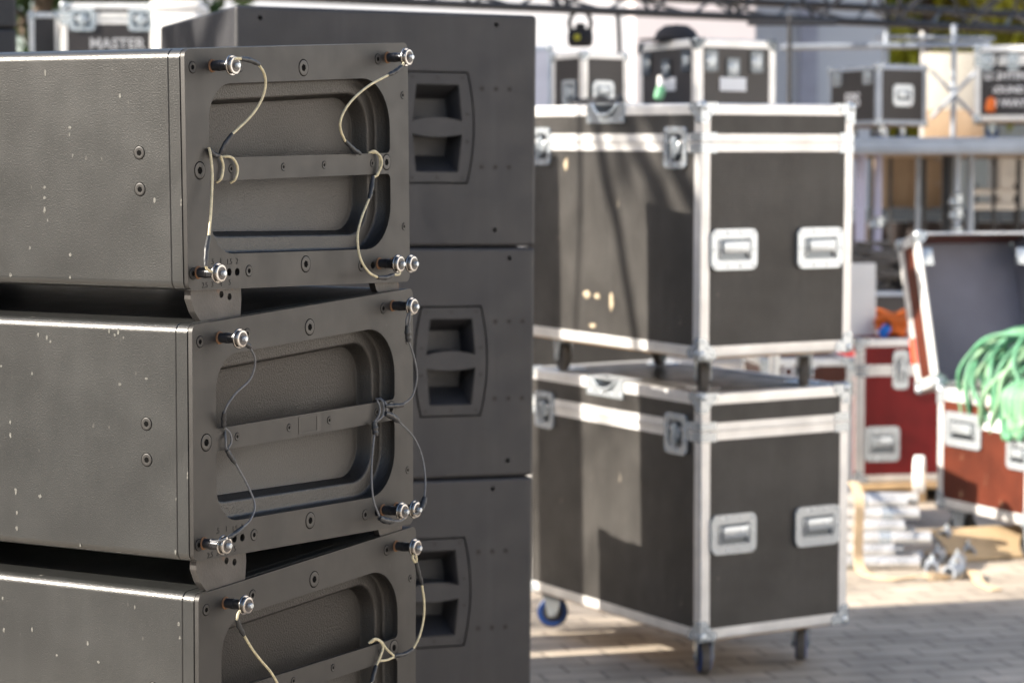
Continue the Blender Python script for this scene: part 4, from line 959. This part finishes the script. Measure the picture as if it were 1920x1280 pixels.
b = MB(); b.box(-.28, .28, 0, .25, -.0025, .0025, .0008); o = b.build('flap', 'card', t, 0); o.location = (0, -.138, .012); o.rotation_euler = (rad(24), 0, 0)

# ------------------------------------------------------------------ stage at the right
d = 14.0; zt_, zb_ = zat(258, d), zat(289, d)
t = thing('stage_deck', 'raised stage deck with a grey aluminium edge, carrying cases at the right', 'stage platform', Matrix.Translation((3.0, 15.2, 0)))
x0, x1 = xat(1540, d) - 3.0, xat(2250, d) - 3.0
b = MB(); b.box(x0, x1, -1.2, 1.5, zb_ + .012, zt_ - .003); b.build('deck', 'wood_tan', t, 0)
b = MB(); b.box(x0, x1, -1.232, -1.2005, zb_, zt_, .008); b.box(x0, x1, -1.240, -1.2325, zb_ + .03, zb_ + .045, .002); b.box(x0, x1, -1.240, -1.2325, zt_ - .02, zt_ - .008, .002); b.build('edge_beam', 'steel_grey', t, 30)
def post(label, px, dd, z1, r, mt, collars=(), z0=0.0):
    x = xat(px, dd); t = thing('scaffold_post', label, 'post', Matrix.Translation((x, dd, z0)), 'posts under and on the stage')
    b = MB(); b.cyl((0, 0, .008), (0, 0, z1 - z0), r, 14); b.build('tube', mt, t, 40)
    b = MB(); b.box(-.06, .06, -.06, .06, .0005, .0075, .001); b.build('base_plate', 'steel_grey', t)
    for zc in collars: b = MB(); b.lathe((0, 0, zc - z0 - .035), (0, 0, 1), [(r + .001, 0), (r + .016, .008), (r + .016, .062), (r + .001, .07)], 16); b.lathe((-r - .01, -r, zc - z0 - .02), (-.3, -1, 0), [(.018, 0), (.018, .03), (.01, .034)], 12); b.build('clamp', 'zinc', t)
for lab, px, dd, r, mt, cl in [('pale lavender post under the stage, nearest the black cases', 1612, 14.3, .031, 'pole_lavender', ()), ('thin dark post between the two lavender posts under the stage', 1632, 14.6, .012, 'truss_black', ()),
                               ('second pale lavender post under the stage', 1645, 14.35, .024, 'pole_lavender', (1.42,)), ('slim grey post in front of the plywood crates', 1720, 14.7, .016, 'steel_grey', ()),
                               ('thick dark post right of the plywood crates', 1775, 14.4, .034, 'truss_black', ()), ('grey post with shiny clamps right of the plywood crates', 1793, 14.3, .020, 'steel_grey', (1.555, 1.475, 1.36)),
                               ('grey post beside the white rack under the stage', 1818, 14.5, .022, 'steel_grey', ()),
                               ('slim dark post in front of the wider plywood crate', 1668, 15.2, .011, 'truss_black', ()), ('slim dark post between the two plywood crates', 1732, 15.3, .012, 'truss_black', ()),
                               ('slim dark post in front of the white crate under the stage', 1862, 15.1, .012, 'truss_black', ()), ('dark post at the right edge under the stage', 1908, 15.4, .016, 'truss_black', ())]:
    post(lab, px, dd, zb_ - .001, r, mt, cl)
# lower platform with a dark skirt
t = thing('lower_platform', 'low platform with a dark skirt behind the posts of the stage', 'stage platform', Matrix.Translation((3.0, 16.6, 0)))
b = MB(); zp = 1.49; b.box(-1.1, 1.6, -.6, .85, zp - .085, zp, .004); b.build('deck', 'rail_blue', t)
P = []; b = MB()
for i in range(55): P.append((-1.09 + i * .0495, -.59 + .035 * math.sin(i * 1.9) + .02 * math.sin(i * .7)))
b.loft([[(x, y, .004) for x, y in P], [(x, y * .99 - .004, zp - .09) for x, y in P]], closed=False); b.build('skirt', 'skirt_dark', t, 60)
def crate(name, label, x, y, z, w, dp, h, mt, n=3, cat='crate'):
    t = thing(name, label, cat, Matrix.Translation((x, y, z)))
    b = MB(); g = .012; hh = (h - .002) / n
    for k in range(n): b.box(-w / 2, w / 2, 0, dp, .001 + k * hh + g / 4, .001 + (k + 1) * hh - g / 4, .003)
    b.build('slats', mt, t, 30)
    b = MB(); b.box(-w / 2 - .001, -w / 2 + .05, -.012, -.0006, .001, h, .002); b.box(w / 2 - .05, w / 2 + .001, -.012, -.0006, .001, h, .002); b.build('batten', mt, t, 30); return t
crate('plywood_crate', 'wider tan plywood crate on the low platform under the stage', xat(1684, 16.4), 16.3, zp + .001, .232, .5, zat(296, 16.4) - zp, 'wood_tan', 1)
crate('plywood_crate', 'narrower tan plywood crate under the stage, beside the thick dark post', xat(1747, 16.4), 16.25, zp + .001, .155, .5, zat(300, 16.4) - zp, 'wood_tan', 2)
crate('white_crate', 'bright white crate on the low platform at the right edge', xat(1893, 16.1), 16.05, zp + .001, .165, .4, zat(292, 16.1) - zp, 'white_paint', 3)
t = thing('white_rack', 'white two-rail rack in front of the white crate under the stage', 'rack', Matrix.Translation((xat(1866, 15.75), 15.75, 0)))
for z in (zat(360, 15.75), zat(387, 15.75)): b = MB(); b.cyl((-.16, 0, z), (.17, 0, z), .024, 12); b.build('rail', 'white_paint', t)
for x in (-.12, .13): b = MB(); b.cyl((x, .034, 0), (x, .034, zat(345, 15.75)), .009, 8); b.build('leg', 'truss_black', t)
# cases and boards on the stage
p = at(1645, 240, 14.1); C_ = flight_case('small black case with a square silver handle, at the front of the stage', pose((p.x, p.y, zt_ + .075), (0, 0, .45)), .35, .52, .355, 'laminate_dark', lid=None, tw=.030, corner=.04, trim='steel_grey', caster_s=.6,
    front=[('handle', .175, .175, .14, .125)], side=[('latch', .10, .29, .09, .10), ('latch', .42, .29, .09, .10)], group='cases on the stage at the right')
text('FPS', .11, C_, Matrix.Translation(-ORG(.35, .52)) @ face_yz(-.002, .26, .15), 'letter_white', .0006, bold=.002)
p = at(1826, 240, 14.1); D_ = flight_case('wide black case with three lines of white lettering, at the right edge of the stage', pose((p.x, p.y, zt_ + .095), (0, 0, -.2)), .84, .5, .44, 'laminate_dark', lid=.355, tw=.036, corner=.045, caster_s=.78,
    front=[('latch', .07, .345, .06, .10), ('latch', .22, .345, .06, .10), ('latch', .62, .345, .06, .10)], group='cases on the stage at the right')
for s, z, sz, x in (('LIGHTING', .262, .062, .20), ('SOUND', .182, .055, .19), ('8 WAY', .105, .062, .20)): text(s, sz, D_, Matrix.Translation(-ORG(.84, .5)) @ face_xz(x, -.002, z), 'letter_white', .0006, bold=.0015)
q = at(1855, 197, 14.0)
t = thing('orange_plug', 'orange plug hanging on the lettered black case at the right edge', 'plug', Matrix.Translation((q.x, q.y - .02, q.z)))
b = MB(); b.lathe((0, 0, -.045), (.1, 0, 1), [(.018, 0), (.03, .012), (.028, .07), (.014, .09)], 14); b.build('shell', 'web_orange', t)
b = MB(); b.tube(spline([(.004, 0, .04), (.02, -.01, .15), (.05, .05, .27), (.06, .12, .305)], 5), .008, 8); b.build('lead', 'rubber_black', t)
b = MB(); b.box(-.20, .15, 0, .03, .002, zat(100, 16.2) - zt_, .006); t = tag(b.build('cream_panel', 'cloth_cream'), 'cream board standing on the stage between the two black cases', 'board'); t.matrix_world = pose((xat(1785, 16.2), 16.2, zt_), (rad(-2), 0, .05))
b = MB(); b.box(-.21, .18, 0, .018, .002, zat(206, 15.9) - zt_, .002); t = tag(b.build('plywood_sheet', 'wood_tan'), 'tan plywood sheet leaning low against the cream board on the stage', 'board'); t.matrix_world = pose((xat(1790, 15.9), 15.9, zt_), (rad(-4), 0, 0))
t = thing('brace_frame', 'grey tubular frame with crossed braces standing on the stage', 'scaffold frame', Matrix.Translation((xat(1784, 15.4), 15.4, zt_)))
k = 15.4 / 4533
for px in (1658, 1784): b = MB(); b.cyl(((px - 1784) * k, 0, .002), ((px - 1784) * k, 0, zat(48, 15.4) - zt_), .017, 12); b.build('post', 'steel_grey', t)
for a, c in (((1742, 132), (1828, 222)), ((1828, 132), (1742, 222))):
    b = MB(); yo = .03 if a[0] < 1780 else -.03; b.cyl(((a[0] - 1784) * k, yo, zat(a[1], 15.4) - zt_), ((c[0] - 1784) * k, yo, zat(c[1], 15.4) - zt_), .012, 10); b.build('brace', 'steel_grey', t)
b = MB(); b.cyl(((1640 - 1784) * k, .036, zat(70, 15.4) - zt_), ((1862 - 1784) * k, .036, zat(74, 15.4) - zt_), .014, 12); b.build('rail', 'steel_grey', t)
b = MB(); b.cyl(((1728 - 1784) * k, .06, .002), ((1728 - 1784) * k, .06, zat(60, 15.4) - zt_), .012, 12); b.build('post', 'white_paint', t)
b = MB(); b.cyl(((1462 - 1784) * k, -.035, zat(91, 15.4) - zt_), ((1850 - 1784) * k, -.035, zat(86, 15.4) - zt_), .020, 12); b.build('rail', 'steel_grey', t)

# ------------------------------------------------------------------ black box truss over the yard
def truss(name, label, M, L, side=.29, rc=.025, rb=.011, pitch=.30, cat='truss', group=None):
    t = thing(name, label, cat, M, group); h = side / 2
    C4 = [(-h, -h), (h, -h), (h, h), (-h, h)]
    for y, z in C4: b = MB(); b.cyl((0, y, z), (L, y, z), rc, 14); b.build('chord', 'truss_black', t, 40)
    n = int(L / pitch)
    for i in range(4):
        (y0, z0), (y1, z1) = C4[i], C4[(i + 1) % 4]; b = MB()
        for k in range(n):
            a, c = ((y0, z0), (y1, z1)) if k % 2 else ((y1, z1), (y0, z0))
            b.tube([(k * pitch, *a), ((k + 1) * pitch, *c)], rb, 7)
            if k % 4 == 0: b.tube([(k * pitch + .004, y0, z0), (k * pitch + .004, y1, z1)], rb, 7)
        b.build('bracing', 'truss_black', t, 40)
    return t
e = Vector((.873, .487, 0)); s0 = Vector((.12, 14.0, 2.652)) - e * 4.6
Rm = Matrix.Translation(s0) @ Matrix.Rotation(math.atan2(e.y, e.x), 4, 'Z') @ Matrix.Rotation(rad(24), 4, 'X') @ Matrix.Translation((0, .145, .145))
truss('box_truss', 'black lattice box truss running across the top of the picture', Rm, 11.7)
for q, lab in ((.35, 'left'), (11.3, 'right')):
    c = s0 + e * q; 
    truss('truss_tower', 'black lattice tower carrying the %s end of the truss, out of the picture' % lab, Matrix.Translation((c.x - .12, c.y + .05, 0)) @ Matrix.Rotation(rad(-90), 4, 'Y'), 2.58)
# chain hoist hung on the truss
q = at(1088, 68, 14.15)
t = thing('chain_hoist', 'black chain hoist with a yellow badge hanging under the truss', 'hoist', Matrix.Translation((q.x, q.y, q.z)))
b = MB(); b.lathe((-.075, 0, -.01), (1, 0, 0), [(.02, 0), (.05, .006), (.056, .03), (.056, .12), (.05, .144), (.02, .15)], 20); b.box(-.03, .03, -.04, .04, .03, .075, .01); b.build('motor', 'fabric_black', t)
for s in (-1, 1): b = MB(); b.tube(spline([(s * .055, 0, .03), (s * .062, 0, .09), (s * .02, .01, .16)], 6), .014, 8); b.build('sling_leg', 'fabric_black', t, 60)
b = MB(); b.lathe((-.02, -.0565, -.01), (0, -1, 0), [(.018, 0), (.016, .003)], 16); b.build('badge', 'leaf_autumn', t)

# ------------------------------------------------------------------ cases at the upper left
d = 12.0; zr2 = 1.95
t = thing('stage_riser', 'stage riser behind the speaker stack, carrying the cases at the upper left', 'stage platform', Matrix.Translation((-2.2, 12.4, 0)))
b = MB(); b.box(-.6, .75, -.6, .6, zr2 - .1, zr2 - .002, .004); b.build('deck', 'steel_grey', t)
for x in (-.5, .65):
    for y in (-.5, .5): b = MB(); b.cyl((x, y, 0), (x, y, zr2 - .101), .024, 12); b.build('leg', 'aluminium', t)
p = at(116, 200, 12.0); hC = zat(6, 12.0) - zr2 - .001
E_ = flight_case('black case with white capital letters under its latches, at the upper left', pose((p.x, p.y, zr2 + .001), (0, 0, .05)), .468, .42, hC, 'laminate_dark', lid=hC - .075, casters=False, tw=.030, corner=.045,
    front=[('latch', .105, hC - .085, .13, .11), ('latch', .395, hC - .085, .13, .11)], group='cases on the riser at the upper left')
text('MASTER', .075, E_, Matrix.Translation(-ORG(.468, .42)) @ face_xz(.275, -.002, hC - .205), 'letter_grey', .0006, bold=.002)
p = at(56, 200, 12.2); hD = zat(24, 12.2) - zr2 - .001
flight_case('smaller black case beside the lettered one, at the upper left', pose((p.x, p.y, zr2 + .001), (0, 0, .2)), .155, .24, hD, 'laminate_dark', lid=None, casters=False, tw=.026, corner=.04, group='cases on the riser at the upper left')
p = at(318, 60, 12.1)
t = thing('sunlit_spot_box', 'white lidded box added for a sunlit spot beside the lettered case, at the upper left', 'box', Matrix.Translation((p.x, p.y, zr2 + .001)))
b = MB(); hh = zat(6, 12.1) - zr2; b.box(-.065, .16, -.15, .2, 0, hh - .05, .012); b.build('body', 'white_paint', t); b = MB(); b.box(-.075, .17, -.16, .21, hh - .0495, hh, .012); b.build('lid', 'white_paint', t)  # white box made up to stand for a bright sunlit spot

# trees outside the picture at the left, towards the sun
tree('plane_tree', 'bare-branched plane tree left of the speaker stack, outside the picture', -7.4, 4.6, 8.5, 3.0, 'leaf_autumn', 420, 31, .17, .13, group='trees left of the yard', branches=12)
tree('plane_tree', 'bare-branched plane tree behind the camera at the left, outside the picture', -8.2, .1, 7.0, 2.2, 'leaf_autumn', 120, 37, .17, .12, group='trees left of the yard', branches=10)

# tree whose low limbs throw the diagonal shadows on the big pair of cases
TB = Vector((-5.3, 4.3, 0))
t = thing('plane_tree', 'plane tree with long low bare limbs left of the yard, outside the picture', 'tree', Matrix.Translation(TB), 'trees left of the yard')
b = MB()
b.tube(spline([(0, 0, 0), (.05, -.02, 1.8), (.02, .03, 3.6), (-.1, .1, 5.2), (-.05, .2, 7.0)], 5), lambda q: .12 * (1 - .75 * q) + .012, 10)
for P, r0 in (([(-5.3, 4.3, 3.5), (-4.9, 5.5, 4.5), (-4.45, 6.35, 4.8), (-4.376, 6.578, 4.60), (-4.333, 6.507, 4.465), (-4.291, 6.438, 4.35), (-4.256, 6.381, 4.267), (-4.235, 6.347, 4.177), (-4.2, 6.25, 3.95)], .042),
              ([(-5.3, 4.3, 3.1), (-4.8, 5.7, 4.3), (-4.25, 6.70, 4.70), (-4.196, 6.777, 4.444), (-4.177, 6.748, 4.319), (-4.151, 6.707, 4.156), (-4.115, 6.648, 4.002), (-4.093, 6.614, 3.849), (-4.064, 6.568, 3.667), (-4.04, 6.53, 3.45)], .036),
              ([(-5.3, 4.3, 2.8), (-4.7, 5.8, 4.1), (-4.05, 6.87, 4.55), (-3.981, 6.915, 4.312), (-3.982, 6.921, 4.132), (-3.98, 6.921, 3.951), (-3.986, 6.936, 3.698), (-3.994, 6.955, 3.499)], .017)):
    b.tube([Vector(p) - TB for p in spline(P, 6)], lambda q, r0=r0: r0 * (1.25 - .7 * q), 8)
b.build('trunk', 'bark', t)
rnd = random.Random(4); m = bmesh.new()
for i in range(260):
    c = Vector((rnd.gauss(0, .5), rnd.gauss(.1, .5), rnd.uniform(5.0, 7.2))); R = Euler((rnd.uniform(0, 6), rnd.uniform(0, 6), rnd.uniform(0, 6))).to_matrix()
    m.faces.new([m.verts.new(c + R @ Vector(q) * .15) for q in ((-.5, 0, 0), (0, -.3, .06), (.5, 0, 0), (0, .3, .06))])
me = bpy.data.meshes.new('crown'); m.to_mesh(me); m.free(); me.materials.append(MATS['leaf_autumn']); link('crown', me, t)
# unseen clad towers added at the left to keep the far cases in shade
def tower(label, x, y0, y1, h):
    t = thing('shade_tower', label, 'scaffold tower', Matrix.Translation((x, (y0 + y1) / 2, 0)), 'clad towers added at the left for shade'); w = (y1 - y0) / 2
    for sx in (-.3, .3):
        for sy in (-w, w): b = MB(); b.cyl((sx, sy, 0), (sx, sy, h), .024, 10); b.build('standard', 'steel_grey', t)
    for z in (.3, 2.2, 4.1): b = MB(); b.box(-.3, .3, -w + .03, w - .03, z, z + .04, .004); b.build('platform', 'timber', t)
    b = MB(); b.box(-.332, -.326, -w, w, .4, h - .02); b.build('shade_cladding', 'fabric_black', t, 0)
tower('tall black clad tower added unseen at the left for shade, the nearer of two', -3.1, 9.80, 10.42, 5.1)
tower('tall black clad tower added unseen at the left for shade, the farther of two', -3.4, 11.85, 13.0, 6.2)

# cables hanging from the truss, microphone stand and flight case rubbish behind the pair
def hanging(label, P, r, mt='rubber_black', name='hanging_cable'):
    c = Vector(P[0]); b = MB(); b.tube(spline([Vector(p) - c for p in P], 8), r, 8); o = tag(b.build(name, mt, None, 60), label, 'cable'); o.location = c; return o
q0, q1, q2, q3 = at(1158, 22, 14.2), at(1160, 60, 14.15), at(1162, 120, 14.1), at(1166, 215, 14.05)
hanging('dark cable hanging straight down from the truss beside the yellow badged hoist', [q0, q1, q2, q3, (q3.x, q3.y, .012)], .014)
t = thing('light_stand', 'slim black stand with a crossbar behind the taller dark case on the riser', 'stand', Matrix.Translation((xat(1478, 12.6), 12.6, 0)))
b = MB(); b.cyl((0, 0, .3), (0, 0, zat(30, 12.6)), .013, 10); b.build('pole', 'truss_black', t)
for a in (0, 2.09, 4.19): b = MB(); b.cyl((0, 0, .62), (.42 * math.cos(a), .42 * math.sin(a), .012), .011, 8); b.build('leg', 'truss_black', t)
b = MB(); b.cyl((-.22, .0, zat(46, 12.6)), (.24, .0, zat(46, 12.6)), .014, 10); b.build('crossbar', 'truss_black', t)
p = at(1008, 200, 11.6)
flight_case('pale blue grey case half hidden by the grey subwoofers, on the riser', pose((p.x - .10, p.y, rz + .004), (0, 0, .1)), .17, .20, zat(88, 11.6) - rz, 'wall_trim', lid=None, casters=False, tw=.022, corner=.03, trim='steel_grey', group='cases standing on the riser')
